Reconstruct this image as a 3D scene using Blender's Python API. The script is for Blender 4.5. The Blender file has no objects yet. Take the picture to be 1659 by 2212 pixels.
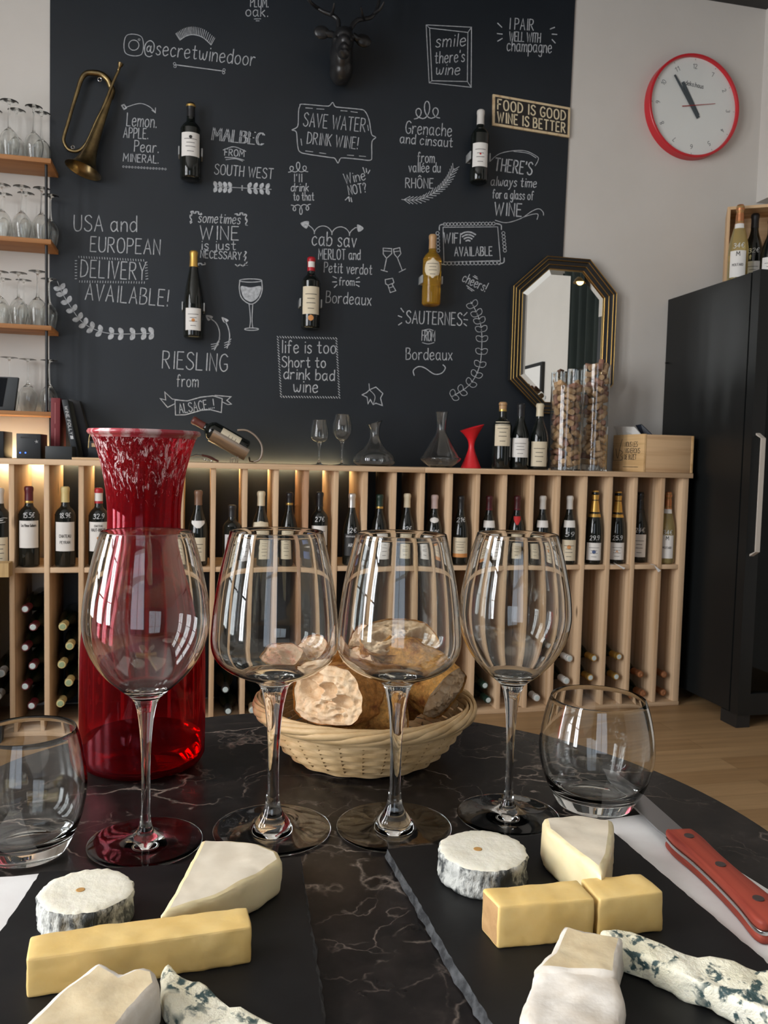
import bpy, bmesh, math, random
from mathutils import Vector, Matrix
rnd = random.Random(7)
SC = bpy.context.scene
COL = SC.collection
PI = math.pi

# ------------------------------------------------------------------ camera, light, exposure
F, CX, CY = 1780.0, 829.5, 1106.0           # focal length and centre in pixels of the 1659 x 2212 frame
YAW, PITCH, ROLL, CAMH = math.atan(1780/7920), math.atan(115/1780), math.atan(0.0242), 1.02
FW = Vector((math.sin(YAW)*math.cos(PITCH), math.cos(YAW)*math.cos(PITCH), -math.sin(PITCH)))
_r0 = Vector((math.cos(YAW), -math.sin(YAW), 0)); _u0 = _r0.cross(FW)
RT = _r0*math.cos(ROLL) + _u0*math.sin(ROLL)
UP = RT.cross(FW)
CAM = Vector((0, 0, CAMH))
cam = bpy.data.cameras.new('camera'); camo = bpy.data.objects.new('camera', cam); COL.objects.link(camo)
m3 = Matrix((RT, UP, -FW)).transposed()
camo.matrix_world = Matrix.Translation(CAM) @ m3.to_4x4()
cam.sensor_fit = 'HORIZONTAL'; cam.sensor_width = 36.0; cam.lens = 36.0*F/1659
cam.clip_start = 0.02; cam.clip_end = 60
cam.dof.use_dof = True; cam.dof.focus_distance = 0.66; cam.dof.aperture_fstop = 48
SC.camera = camo

world = bpy.data.worlds.new('sky'); SC.world = world; world.use_nodes = True
wn = world.node_tree.nodes; wl = world.node_tree.links
bg = wn['Background']; bg.inputs[0].default_value = (0.62, 0.78, 1.0, 1); bg.inputs[1].default_value = 1.2

def area_light(name, loc, rot, sx, sy, power, color):
    l = bpy.data.lights.new(name, 'AREA'); l.shape = 'RECTANGLE'; l.size = sx; l.size_y = sy
    l.energy = power; l.color = color
    o = bpy.data.objects.new(name, l); COL.objects.link(o); o.location = loc; o.rotation_euler = rot
    return o
WIN_X = -2.45
# daylight outside the two windows of the left-hand wall (facing +X); weak fill lamp added at the unseen door opening behind
area_light('daylight_side', (WIN_X-0.16, 0.45, 1.75), (0, -PI/2, 0), 2.3, 2.5, 325, (0.98, 0.985, 0.99))
area_light('street_fill', (-0.9, -2.95, 1.6), (PI/2, 0, 0), 1.5, 2.2, 10, (0.95, 0.97, 1.0))

SC.view_settings.view_transform = 'Standard'; SC.view_settings.look = 'None'
SC.view_settings.gamma = 1.0; SC.view_settings.use_curve_mapping = False
SC.view_settings.exposure = 0.30
cy = SC.cycles
cy.max_bounces = 14; cy.diffuse_bounces = 3; cy.glossy_bounces = 4; cy.transmission_bounces = 14; cy.transparent_max_bounces = 8
cy.caustics_reflective = False; cy.caustics_refractive = True; cy.blur_glossy = 0.3
cy.sample_clamp_indirect = 5.0; cy.sample_clamp_direct = 0.0
cy.use_adaptive_sampling = True; cy.adaptive_threshold = 0.02
cy.use_denoising = True
try: cy.denoiser = 'OPENIMAGEDENOISE'
except Exception: pass

# ------------------------------------------------------------------ pixel -> place on a known plane
def ray(x, y): return FW + RT*((x-CX)/F) - UP*((y-CY)/F)
def onY(x, y, Y): d = ray(x, y); return CAM + d*(Y/d.y)
def onX(x, y, X): d = ray(x, y); return CAM + d*(X/d.x)
def onZ(x, y, Z): d = ray(x, y); return CAM + d*((Z-CAMH)/d.z)
def proj(p):
    v = Vector(p)-CAM; z = v.dot(FW); return (CX+F*v.dot(RT)/z, CY-F*v.dot(UP)/z, z)
def height_at(base, py):
    """z on the vertical through base that shows at image row py"""
    lo, hi = base.z-0.2, base.z+3.0
    for _ in range(50):
        m = (lo+hi)/2
        if proj((base.x, base.y, m))[1] > py: lo = m
        else: hi = m
    return lo
def mpp(p): return proj(p)[2]/F               # metres per pixel at a point

# ------------------------------------------------------------------ mesh helpers
class MB:
    def __init__(s): s.v = []; s.f = []; s.m = []; s.cm = 0
    def add(s, vs, fs):
        o = len(s.v); s.v += [tuple(q) for q in vs]
        for f in fs: s.f.append(tuple(i+o for i in f)); s.m.append(s.cm)
    def box(s, x0, x1, y0, y1, z0, z1, M=None):
        vs = [Vector((x, y, z)) for x in (x0, x1) for y in (y0, y1) for z in (z0, z1)]
        if M: vs = [M @ q for q in vs]
        s.add(vs, [(0, 1, 3, 2), (4, 6, 7, 5), (0, 4, 5, 1), (2, 3, 7, 6), (0, 2, 6, 4), (1, 5, 7, 3)])
    def lathe(s, prof, n=32, M=None, a0=0.0, a1=2*PI, wob=None):
        full = abs(a1-a0-2*PI) < 1e-6; cols = n if full else n+1
        vs = []; fs = []; idx = []
        for (r, z) in prof:
            row = []
            if r < 1e-7 and full:
                vs.append(Vector((0, 0, z))); row = [len(vs)-1]*cols
            else:
                for k in range(cols):
                    a = a0+(a1-a0)*k/n
                    rr = r if wob is None else wob(r, z, a)
                    vs.append(Vector((rr*math.cos(a), rr*math.sin(a), z))); row.append(len(vs)-1)
            idx.append(row)
        for i in range(len(prof)-1):
            A, B = idx[i], idx[i+1]
            for k in range(n if not full else n):
                k2 = (k+1) % cols
                q = [A[k], A[k2], B[k2], B[k]]
                q = [x for j, x in enumerate(q) if x not in q[:j]]
                if len(q) > 2: fs.append(tuple(q))
        if M: vs = [M @ q for q in vs]
        s.add(vs, fs)
    def tube(s, pts, r, n=8, closed=False, cap=True, flat=None):
        pts = [Vector(p) for p in pts]; N = len(pts)
        rs = r if isinstance(r, (list, tuple)) else [r]*N
        vs = []; fs = []
        prev = None
        for i, p in enumerate(pts):
            if closed: t = pts[(i+1) % N]-pts[i-1]
            else: t = pts[min(i+1, N-1)]-pts[max(i-1, 0)]
            if t.length < 1e-9: t = Vector((0, 0, 1))
            t.normalize()
            if prev is None:
                a = Vector((0, 0, 1)) if abs(t.z) < 0.9 else Vector((1, 0, 0))
                u = t.cross(a).normalized()
            else:
                u = prev-t*prev.dot(t)
                u = u.normalized() if u.length > 1e-9 else t.orthogonal().normalized()
            prev = u; w = t.cross(u)
            for k in range(n):
                a = 2*PI*k/n
                fx = flat if flat else 1.0
                vs.append(p+u*(rs[i]*math.cos(a))+w*(rs[i]*fx*math.sin(a)))
        seg = N if closed else N-1
        for i in range(seg):
            j = (i+1) % N
            for k in range(n):
                k2 = (k+1) % n
                fs.append((i*n+k, i*n+k2, j*n+k2, j*n+k))
        if cap and not closed:
            fs.append(tuple(range(n-1, -1, -1))); fs.append(tuple((N-1)*n+k for k in range(n)))
        s.add(vs, fs)
    def ellipsoid(s, c, rx, ry, rz, M=None, nu=20, nv=12):
        prof = [(math.sin(PI*i/nv), -math.cos(PI*i/nv)) for i in range(nv+1)]
        T = Matrix.Translation(Vector(c)) @ (M or Matrix.Identity(4)) @ Matrix.Diagonal((rx, ry, rz, 1))
        s.lathe([(0 if i in (0, nv) else r, z) for i, (r, z) in enumerate(prof)], nu, T)
    def prism(s, top, bot):
        n = len(top)
        s.add(list(top)+list(bot), [tuple(range(n)), tuple(range(2*n-1, n-1, -1))] + [(i, n+i, n+(i+1) % n, (i+1) % n) for i in range(n)])
    def build(s, name, mat, parent=None, smooth=True, label=None, angle=40, bevel=0, world=False, fix=True):
        me = bpy.data.meshes.new(name); me.from_pydata(s.v, [], s.f)
        mats = mat if isinstance(mat, (list, tuple)) else [mat]
        for q in mats: me.materials.append(q)
        if len(mats) > 1: me.polygons.foreach_set('material_index', s.m)
        if fix:
            bm = bmesh.new(); bm.from_mesh(me); bmesh.ops.recalc_face_normals(bm, faces=bm.faces)
            if bevel: 
                bmesh.ops.remove_doubles(bm, verts=bm.verts, dist=1e-6)
                bmesh.ops.bevel(bm, geom=[e for e in bm.edges if e.calc_face_angle(0) > 0.6], offset=bevel, segments=2, affect='EDGES', profile=0.5)
            bm.to_mesh(me); bm.free()
        if smooth:
            me.polygons.foreach_set('use_smooth', [True]*len(me.polygons))
            try: me.set_sharp_from_angle(angle=math.radians(angle))
            except Exception: pass
        me.update()
        o = bpy.data.objects.new(name, me); COL.objects.link(o)
        if parent is not None:
            o.parent = parent
            if world: o.matrix_parent_inverse = inv_of(parent)
        if label: o['label'] = label
        return o
def world_of(p):
    L = Matrix.LocRotScale(p.location, p.rotation_euler, p.scale)
    return world_of(p.parent) @ p.matrix_parent_inverse @ L if p.parent else L
def inv_of(p): return world_of(p).inverted()
def tag(o, label, cat, group=None, kind=None):
    if label: o['label'] = label
    if cat: o['category'] = cat
    if group: o['group'] = group
    if kind: o['kind'] = kind
    return o
def thing(name, label, cat, loc=(0, 0, 0), rot=(0, 0, 0), group=None):
    o = bpy.data.objects.new(name, None); COL.objects.link(o); o.location = loc; o.rotation_euler = rot
    o.empty_display_size = 0.02
    return tag(o, label, cat, group)
def struct(mb, name, mat, **k):
    o = mb.build(name, mat, smooth=False, **k); o['kind'] = 'structure'; return o
def copy_tree(o, parent=None):
    c = o.copy(); COL.objects.link(c); c.parent = parent
    if parent is not None: c.matrix_parent_inverse = o.matrix_parent_inverse.copy()
    for ch in list(o.children): copy_tree(ch, c)
    return c
def smooth_path(pts, sub=6, closed=False):
    pts = [Vector(p) for p in pts]; n = len(pts); out = []
    if n < 3: return pts
    for i in range(n if closed else n-1):
        if closed: p0, p1, p2, p3 = pts[i-1], pts[i], pts[(i+1) % n], pts[(i+2) % n]
        else: p0, p1, p2, p3 = pts[max(i-1, 0)], pts[i], pts[i+1], pts[min(i+2, n-1)]
        for k in range(sub):
            t = k/sub
            out.append(0.5*((2*p1)+(p2-p0)*t+(2*p0-5*p1+4*p2-p3)*t*t+(3*p1-p0-3*p2+p3)*t**3))
    if not closed: out.append(pts[-1])
    return out

# ------------------------------------------------------------------ materials
def srgb(r, g, b):
    def f(c):
        c /= 255
        return c/12.92 if c <= 0.04045 else ((c+0.055)/1.055)**2.4
    return (f(r), f(g), f(b))
def mat(name, color, rough=0.5, metal=0.0, spec=0.5, coat=0.0, sss=0.0, emit=None, estr=0.0, trans=0.0, ior=1.5):
    m = bpy.data.materials.new(name); m.use_nodes = True
    p = m.node_tree.nodes['Principled BSDF']
    p.inputs['Base Color'].default_value = (*color, 1); p.inputs['Roughness'].default_value = rough
    p.inputs['Metallic'].default_value = metal; p.inputs['Specular IOR Level'].default_value = spec
    p.inputs['Coat Weight'].default_value = coat; p.inputs['IOR'].default_value = ior
    p.inputs['Transmission Weight'].default_value = trans
    if sss:
        p.inputs['Subsurface Weight'].default_value = sss; p.inputs['Subsurface Radius'].default_value = (0.006, 0.004, 0.002)
    if emit: p.inputs['Emission Color'].default_value = (*emit, 1); p.inputs['Emission Strength'].default_value = estr
    return m
class NT:
    def __init__(s, m): s.t = m.node_tree; s.p = s.t.nodes.get('Principled BSDF')
    def n(s, typ, **k):
        o = s.t.nodes.new(typ)
        for a, b in k.items(): setattr(o, a, b)
        return o
    def l(s, a, b): s.t.links.new(a, b)
    def coord(s, scale=(1, 1, 1), rot=(0, 0, 0), what='Object'):
        tc = s.n('ShaderNodeTexCoord'); mp = s.n('ShaderNodeMapping')
        mp.inputs['Scale'].default_value = scale; mp.inputs['Rotation'].default_value = rot
        s.l(tc.outputs[what], mp.inputs[0]); return mp.outputs[0]
    def noise(s, vec, scale, detail=4, rough=0.6, dist=0.0):
        o = s.n('ShaderNodeTexNoise'); o.inputs['Scale'].default_value = scale; o.inputs['Detail'].default_value = detail
        o.inputs['Roughness'].default_value = rough; o.inputs['Distortion'].default_value = dist
        s.l(vec, o.inputs['Vector']); return o.outputs['Fac']
    def ramp(s, fac, stops):
        o = s.n('ShaderNodeValToRGB'); e = o.color_ramp.elements
        while len(e) < len(stops): e.new(0.5)
        for i, (pos, c) in enumerate(stops):
            e[i].position = pos; e[i].color = (*c, 1) if len(c) == 3 else c
        s.l(fac, o.inputs[0]); return o.outputs[0]
    def mix(s, fac, a, b, mode='MIX'):
        o = s.n('ShaderNodeMix'); o.data_type = 'RGBA'; o.blend_type = mode
        for sock, val in ((o.inputs[0], fac), (o.inputs[6], a), (o.inputs[7], b)):
            if hasattr(val, 'links'): s.l(val, sock)
            elif isinstance(val, (int, float)): sock.default_value = val
            else: sock.default_value = (*val, 1)
        return o.outputs[2]
    def math(s, op, a, b=None):
        o = s.n('ShaderNodeMath'); o.operation = op
        for sock, val in ((o.inputs[0], a), (o.inputs[1], b)):
            if val is None: continue
            if hasattr(val, 'links'): s.l(val, sock)
            else: sock.default_value = val
        return o.outputs[0]
    def bump(s, h, strength=0.3, dist=0.002):
        o = s.n('ShaderNodeBump'); o.inputs['Strength'].default_value = strength; o.inputs['Distance'].default_value = dist
        s.l(h, o.inputs['Height']); s.l(o.outputs[0], s.p.inputs['Normal'])
def mottled(name, c1, c2, scale, stretch=(1, 1, 1), rough=0.6, bump=0.0, bdist=0.002, detail=5, lo=0.35, hi=0.65, **k):
    m = mat(name, c1, rough, **k); t = NT(m)
    f = t.noise(t.coord(stretch), scale, detail)
    t.l(t.ramp(f, [(lo, c1), (hi, c2)]), t.p.inputs['Base Color'])
    if bump: t.bump(f, bump, bdist)
    return m
def wood(name, light, dark, axis, rough=0.55, fine=60, knots=True):
    m = mat(name, light, rough, spec=0.3); t = NT(m)
    st = {'x': (0.035, 1, 1), 'y': (1, 0.035, 1), 'z': (1, 1, 0.035)}[axis]
    v = t.coord(st)
    f1 = t.noise(v, fine, 3, 0.6, 0.4); f2 = t.noise(v, fine*0.22, 2, 0.5, 1.2)
    f = t.math('ADD', t.math('MULTIPLY', f1, 0.45), t.math('MULTIPLY', f2, 0.55))
    c = t.ramp(f, [(0.36, dark), (0.52, light), (0.68, tuple(min(1, q*1.08) for q in light))])
    if knots:
        ks = {'x': (0.35, 1, 1), 'y': (1, 0.35, 1), 'z': (1, 1, 0.35)}[axis]
        vo = t.n('ShaderNodeTexVoronoi'); vo.inputs['Scale'].default_value = 8.5; t.l(t.coord(ks), vo.inputs['Vector'])
        kf = t.ramp(vo.outputs['Distance'], [(0.05, (1, 1, 1)), (0.10, (0, 0, 0))])
        c = t.mix(kf, c, tuple(q*0.35 for q in dark))
    t.l(c, t.p.inputs['Base Color']); t.bump(f1, 0.15, 0.001)
    return m

M_wall = mottled('white_wall_paint', (0.655, 0.625, 0.585), (0.62, 0.59, 0.55), 2.0, rough=0.85, spec=0.2)
M_ceil = mat('ceiling_paint', (0.74, 0.73, 0.70), 0.9)
M_black = mat('black_paint', (0.012, 0.012, 0.012), 0.5)
M_chalkboard = mottled('chalkboard_paint', (0.0098, 0.0135, 0.0185), (0.0125, 0.017, 0.023), 3.0, rough=0.46, spec=0.42)
M_chalk = mottled('chalk', (0.52, 0.545, 0.575), (0.30, 0.315, 0.335), 90, rough=0.95, spec=0.1, lo=0.4, hi=0.7)
M_pine_v = wood('pine_upright', (0.66, 0.47, 0.30), (0.50, 0.32, 0.18), 'z')
M_pine_h = wood('pine_board', (0.66, 0.47, 0.30), (0.50, 0.32, 0.18), 'x')
M_pine_dark = wood('pine_red', (0.46, 0.27, 0.16), (0.33, 0.18, 0.10), 'z')
M_crate = wood('crate_pine', (0.62, 0.42, 0.24), (0.48, 0.29, 0.15), 'x', knots=False)
M_crate_end = wood('crate_end_pine', (0.72, 0.48, 0.24), (0.58, 0.36, 0.16), 'y', knots=False)
M_shelfwood = wood('orange_shelf_wood', (0.42, 0.20, 0.08), (0.30, 0.13, 0.05), 'x', knots=False)
M_ink = mat('dark_ink', (0.02, 0.018, 0.016), 0.7)
M_metal_black = mat('black_metal', (0.012, 0.013, 0.015), 0.38, spec=0.5)
M_steel = mat('steel', (0.62, 0.62, 0.62), 0.25, metal=1.0)
M_brass = mottled('old_brass', (0.30, 0.22, 0.10), (0.16, 0.115, 0.06), 25, rough=0.33, metal=1.0)
M_gold = mat('gilded_frame', (0.62, 0.40, 0.13), 0.32, metal=1.0)
M_paper = mat('white_paper', (0.78, 0.77, 0.75), 0.8)
M_cream = mat('cream_paper', (0.66, 0.60, 0.46), 0.75)
M_red = mat('red_plastic', (0.60, 0.012, 0.02), 0.35)
M_dark_glass = mat('dark_bottle_glass', (0.006, 0.008, 0.007), 0.06, spec=0.55)
M_dark_glass2 = mat('dark_green_bottle_glass', (0.006, 0.012, 0.006), 0.07, spec=0.55)
def glass_mat(name, color=(1, 1, 1), rough=0.0, ior=1.5):
    m = bpy.data.materials.new(name); m.use_nodes = True; t = m.node_tree; t.nodes.remove(t.nodes['Principled BSDF'])
    g = t.nodes.new('ShaderNodeBsdfGlass'); g.inputs['Color'].default_value = (*color, 1); g.inputs['Roughness'].default_value = rough
    g.inputs['IOR'].default_value = ior
    t.links.new(g.outputs[0], t.nodes['Material Output'].inputs['Surface']); return m
M_glass = glass_mat('clear_glass', (0.985, 0.99, 0.985), 0.0, 1.48)
M_gold_wine = mat('golden_wine_glass', (0.72, 0.42, 0.05), 0.05, trans=0.75, ior=1.33)
M_pale_wine = mat('pale_wine_glass', (0.80, 0.66, 0.30), 0.05, trans=0.75, ior=1.33)
# ------------------------------------------------------------------ the room
W = 3.42                                   # back wall plane
DF = 3.10                                  # front plane of the bottle rack
TZ = 0.75                                  # table top
XR, XL, YB, ZC = 2.78, WIN_X, -3.0, 3.10
def floor_mat():
    m = mat('oak_floor', (0.45, 0.28, 0.13), 0.45, spec=0.35); t = NT(m)
    br = t.n('ShaderNodeTexBrick'); br.offset = 0.37; br.inputs['Scale'].default_value = 1.0
    br.inputs['Brick Width'].default_value = 1.1; br.inputs['Row Height'].default_value = 0.10
    br.inputs['Mortar Size'].default_value = 0.0012; br.inputs['Color1'].default_value = (0.33, 0.195, 0.09, 1)
    br.inputs['Color2'].default_value = (0.44, 0.28, 0.14, 1); br.inputs['Mortar'].default_value = (0.25, 0.15, 0.07, 1)
    t.l(t.coord(), br.inputs['Vector'])
    f = t.noise(t.coord((0.06, 1, 1)), 30, 4)
    g = t.ramp(f, [(0.3, (0.78, 0.78, 0.78)), (0.7, (1.1, 1.1, 1.1))])
    t.l(t.mix(1.0, br.outputs['Color'], g, 'MULTIPLY'), t.p.inputs['Base Color'])
    return m
M_floor = floor_mat()
b = MB(); b.box(XL-0.2, XR+0.2, YB-0.2, W+0.2, -0.1, 0); struct(b, 'floor', M_floor)
b = MB(); b.box(XL-0.2, XR+0.2, YB-0.2, W+0.2, ZC, ZC+0.1); struct(b, 'ceiling', M_ceil)
b = MB(); b.box(XL-0.2, XR+0.2, W, W+0.15, 0, ZC); struct(b, 'wall_back', M_wall)
b = MB(); b.box(XR, XR+0.15, YB, W, 0, ZC); struct(b, 'wall_right', M_wall)
b = MB()                                   # street side, behind the camera, with a glazed door opening
b.box(XL, -1.75, YB-0.15, YB, 0, ZC); b.box(-0.05, XR, YB-0.15, YB, 0, ZC); b.box(-1.75, -0.05, YB-0.15, YB, 2.75, ZC); b.box(-1.75, -0.05, YB-0.15, YB, 0, 0.45)
struct(b, 'wall_front', mat('darkened_unseen_wall', (0.16, 0.155, 0.15), 0.8))  # unseen wall, colour darkened to keep its reflection off the glass bowls
WY0, WY1, WZ0, WZ1 = -0.8, 1.7, 0.6, 2.9
OPEN = [(-0.75, -0.25), (0.15, 0.70), (1.10, 1.62)]                # three tall windows in the left-hand wall
ys = [YB]+[q for o_ in OPEN for q in o_]+[W]
b = MB()
for k in range(0, len(ys), 2): b.box(XL-0.12, XL, ys[k], ys[k+1], 0, ZC)
for y0, y1 in OPEN: b.box(XL-0.12, XL, y0, y1, 0, WZ0); b.box(XL-0.12, XL, y0, y1, WZ1, ZC)
struct(b, 'wall_left', M_wall)
for k, (y0, y1) in enumerate(OPEN):        # frame and glazing bars
    b = MB()
    b.box(XL-0.10, XL-0.03, y0, y0+0.035, WZ0, WZ1); b.box(XL-0.10, XL-0.03, y1-0.035, y1, WZ0, WZ1)
    b.box(XL-0.10, XL-0.03, y0, y1, WZ0, WZ0+0.05); b.box(XL-0.10, XL-0.03, y0, y1, WZ1-0.05, WZ1)
    b.box(XL-0.09, XL-0.04, (y0+y1)/2-.012, (y0+y1)/2+.012, WZ0, WZ1)
    for q in range(1, 4):
        z = WZ0+(WZ1-WZ0)*q/4; b.box(XL-0.085, XL-0.045, y0, y1, z-0.014, z+0.014)
    struct(b, f'window_{k+1}', M_black)
b = MB()
for (x0, x1, z0, z1) in ((-1.75, -1.69, 0.45, 2.75), (-0.11, -0.05, 0.45, 2.75), (-0.94, -0.86, 0.45, 2.75), (-1.75, -0.05, 0.45, 0.52), (-1.75, -0.05, 2.68, 2.75), (-1.75, -0.05, 1.98, 2.03)):
    b.box(x0, x1, YB-0.1, YB-0.04, z0, z1)
struct(b, 'window_4', M_black)
# black ceiling band above the back wall, white boxed bulkhead over the fridge
b = MB(); b.box(XL, XR, W-0.9, W, ZC-0.004, ZC); struct(b, 'trim_1', M_black)
cx_ = onY(1655, 18, W).x; bz = onY(1652, 440, W).z
b = MB(); b.box(cx_, XR, 2.9, W, bz, ZC-0.005); struct(b, 'trim_2', M_wall)

# the chalkboard-painted part of the back wall
def bd(x, y): return onY(x, y, W-0.006)
b = MB()
def lerp_line(p, q, z): t = (z-p.z)/(q.z-p.z); return p+(q-p)*t
l0, l1, r0, r1 = bd(104, 1000), bd(107.6, 0), bd(1219.5, 556), bd(1243, 0)
zt = ZC-0.006
P = [lerp_line(l0, l1, 0.02), lerp_line(r0, r1, 0.02), lerp_line(r0, r1, zt), lerp_line(l0, l1, zt)]
P[0].x = l0.x; P[1].x = r0.x-0.03
off = Vector((0, 0.0058, 0))
b.prism(P, [p+off for p in P])
BOARD = thing('chalkboard', 'large black chalkboard covered in white hand lettering on the back wall', 'chalkboard', (P[0].x, W, 0.02))
b.build('board_panel', M_chalkboard, BOARD, smooth=False, world=True)

# ------------------------------------------------------------------ a hand-lettered stroke alphabet (cap height 10)
G = {}
def g(ch, s): G[ch] = [(st[0] == '~', [tuple(float(q) for q in p.split(',')) for p in st.lstrip('~').split(' ')]) for st in s.split('/')]
g('A', '0,0 2.6,10 5.2,0/0.9,3.6 4.4,3.6'); g('B', '0,0 0,10/~0,10 3.4,9.6 3.8,7.6 2.6,5.6 0,5.2/~0,5.2 4,4.8 4.6,2.4 3.4,0.4 0,0')
g('C', '~5,8.4 3.4,10 1.2,9 0,5.5 0.8,1.5 2.8,0 5,1.4'); g('D', '0,0 0,10/~0,10 3.4,9 5,5.2 3.6,1.2 0,0')
g('E', '0,0 0,10/0,10 4,10/0,5.3 3.2,5.3/0,0 4.2,0'); g('F', '0,0 0,10/0,10 4,10/0,5.3 3,5.3')
g('G', '~5,8.6 3.2,10 1,8.8 0,5 1,1.2 3,0 5,1.5 5,4/5,4.2 3,4.2'); g('H', '0,0 0,10/4.6,0 4.6,10/0,5 4.6,5')
g('I', '1,0 1,10'); g('J', '~4,10 4,3 3,0.4 1.4,0.2 0,1.8'); g('K', '0,0 0,10/4.4,10 0,4.6/1,5.6 4.6,0'); g('L', '0,10 0,0/0,0 4,0')
g('M', '0,0 0.4,10 3.2,3.5 6,10 6.4,0'); g('N', '0,0 0,10 4.6,0 4.6,10'); g('O', '~2.6,10 0.6,8.6 0,5 0.8,1.2 2.7,0 4.8,1.4 5.4,5 4.6,8.8 2.6,10')
g('P', '0,0 0,10/~0,10 3.4,9.6 4.3,7.4 3.2,5.2 0,4.8'); g('R', '0,0 0,10/~0,10 3.4,9.6 4.2,7.4 3.1,5.4 0,5/1.6,5 4.8,0')
g('S', '~4.6,8.6 3,10 0.9,9.2 0.5,7.2 2.2,5.5 4.2,4 4.6,1.8 2.8,0 0.6,0.6 0,1.8'); g('T', '2.5,0 2.5,10/0,10 5,10')
g('U', '~0,10 0,3 1,0.4 2.6,0 4,0.7 4.8,3 4.8,10'); g('V', '0,10 2.5,0 5,10'); g('W', '0,10 1.8,0 3.7,8.5 5.5,0 7.4,10'); g('X', '0,0 4.6,10/0,10 4.6,0')
g('Y', '0,10 2.3,5 4.6,10/2.3,5 2.3,0'); g('Z', '0,10 4.6,10 0,0 4.6,0')
g('a', '~4,5 2.4,6.3 0.5,5.2 0,2.8 0.9,0.4 2.4,0.2 4,2.4/4,6.2 4,1.2 4.7,0'); g('b', '0,10 0,0/~0,2 1,5.6 2.8,6.2 4.2,4.6 4,1.6 2.2,0 0,1')
g('c', '~3.8,5.2 2.4,6.3 0.6,5.2 0,2.8 0.8,0.6 2.2,0 4,1.2'); g('d', '4.2,10 4.2,0/~4.2,4.6 2.6,6.3 0.6,5.2 0,2.6 1,0.3 2.6,0.3 4.2,2.2')
g('e', '~0.2,3.2 3.8,3.8 3.4,5.8 2,6.3 0.4,5 0,2.6 1,0.3 2.4,0 4.2,1.2'); g('f', '~3.4,9 2.5,10 1.3,9 1.1,6 1.1,0/0,6 2.8,6')
g('g', '~4,5 2.4,6.3 0.5,5.2 0,2.8 0.9,0.6 2.4,0.4 4,2.4/~4,6.2 4,-1 3.2,-3.2 1.6,-3.4 0.4,-2.4'); g('h', '0,10 0,0/~0,3 1.4,5.8 2.8,6 3.8,4.6 3.9,0')
g('i', '0.6,6.2 0.6,0/0.6,8.4 0.6,8.9'); g('j', '~1.6,6.2 1.6,-1 0.6,-3 -0.6,-2.8/1.6,8.4 1.6,8.9'); g('k', '0,10 0,0/3.4,6.2 0,2.6/1,3.5 3.8,0'); g('l', '0.5,10 0.5,0'); g('m', '0,6.2 0,0/~0,3.6 1.2,5.8 2.4,6 3,4.6 3,0/~3,3.6 4.2,5.8 5.4,6 6.1,4.4 6.1,0')
g('n', '0,6.2 0,0/~0,3.2 1.4,5.8 2.8,6 3.8,4.6 3.9,0'); g('o', '~2.2,6.2 0.6,5.2 0,3 0.7,0.7 2.2,0 3.7,0.9 4.3,3.1 3.6,5.4 2.2,6.2')
g('p', '0,6.2 0,-3.6/~0,4 1.4,6.2 3,6 4.2,4 3.8,1.2 2.2,0 0,1.2'); g('r', '0,6.2 0,0/~0,3.2 1,5.5 2.2,6.2 3.2,5.8'); g('s', '~3.4,5.2 2.2,6.3 0.6,5.6 0.6,4.2 2,3.2 3.3,2 2.8,0.4 1.2,0 0,0.9')
g('t', '~1.6,9.2 1.6,2 2.2,0.2 3.6,0.6/0,6.2 3.4,6.2'); g('u', '~0,6.2 0,2 0.8,0.2 2.2,0.2 3.8,2/3.8,6.2 3.8,0'); g('v', '0,6.2 1.9,0 3.8,6.2'); g('w', '~0,6.2 0.6,1.4 1.6,0.2 2.8,1.6 3,4.6/~3,4.6 3.4,1.2 4.6,0.2 5.6,2 6,6.2')
g('x', '0,0 3.8,6.2/0,6.2 3.8,0'); g('y', '0,6.2 2,0.6/~4,6.2 2,0 1,-2.8 -0.4,-3.4'); g('z', '0,6.2 3.6,6.2 0,0 3.8,0')
g('.', '0.3,0 0.3,0.7'); g(',', '0.5,0.6 0.1,-1.4'); g("'", '0.3,10 0.1,8'); g('!', '0.6,10 0.4,3/0.3,0.8 0.3,0'); g('?', '~0,8 0.8,9.8 2.6,9.8 3.6,8 2.8,6 1.8,4.6 1.7,2.8/1.7,0.7 1.7,0'); g('@', '~5,4 3.6,5.6 2,4 2.4,1.8 4,1.8 5,4.4/~5.2,5.6 5,2 6.4,1 7.6,3.4 7,7.4 4,9.2 1,7.4 0,3.6 1.4,-0.8 4.4,-2 6.6,-1')
g('é', '~0.2,3.2 3.8,3.8 3.4,5.8 2,6.3 0.4,5 0,2.6 1,0.3 2.4,0 4.2,1.2/1.6,7.6 3,9.4'); g('Ô', '~2.6,10 0.6,8.6 0,5 0.8,1.2 2.7,0 4.8,1.4 5.4,5 4.6,8.8 2.6,10/1,11.4 2.6,13 4.2,11.4')
g('0', '~2.2,10 0.6,8.6 0,5 0.7,1.3 2.2,0 3.8,1.4 4.4,5 3.7,8.7 2.2,10'); g('1', '0,7.8 1.8,10 1.8,0'); g('2', '~0,8 1,9.8 3,9.6 3.8,7.6 2.6,4.4 0,0/0,0 4.2,0'); g('3', '~0.2,9 2,10 3.8,8.6 3.2,6 1.4,5.3/~1.4,5.3 3.8,4.6 4.2,2.2 2.4,0 0,1')
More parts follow.
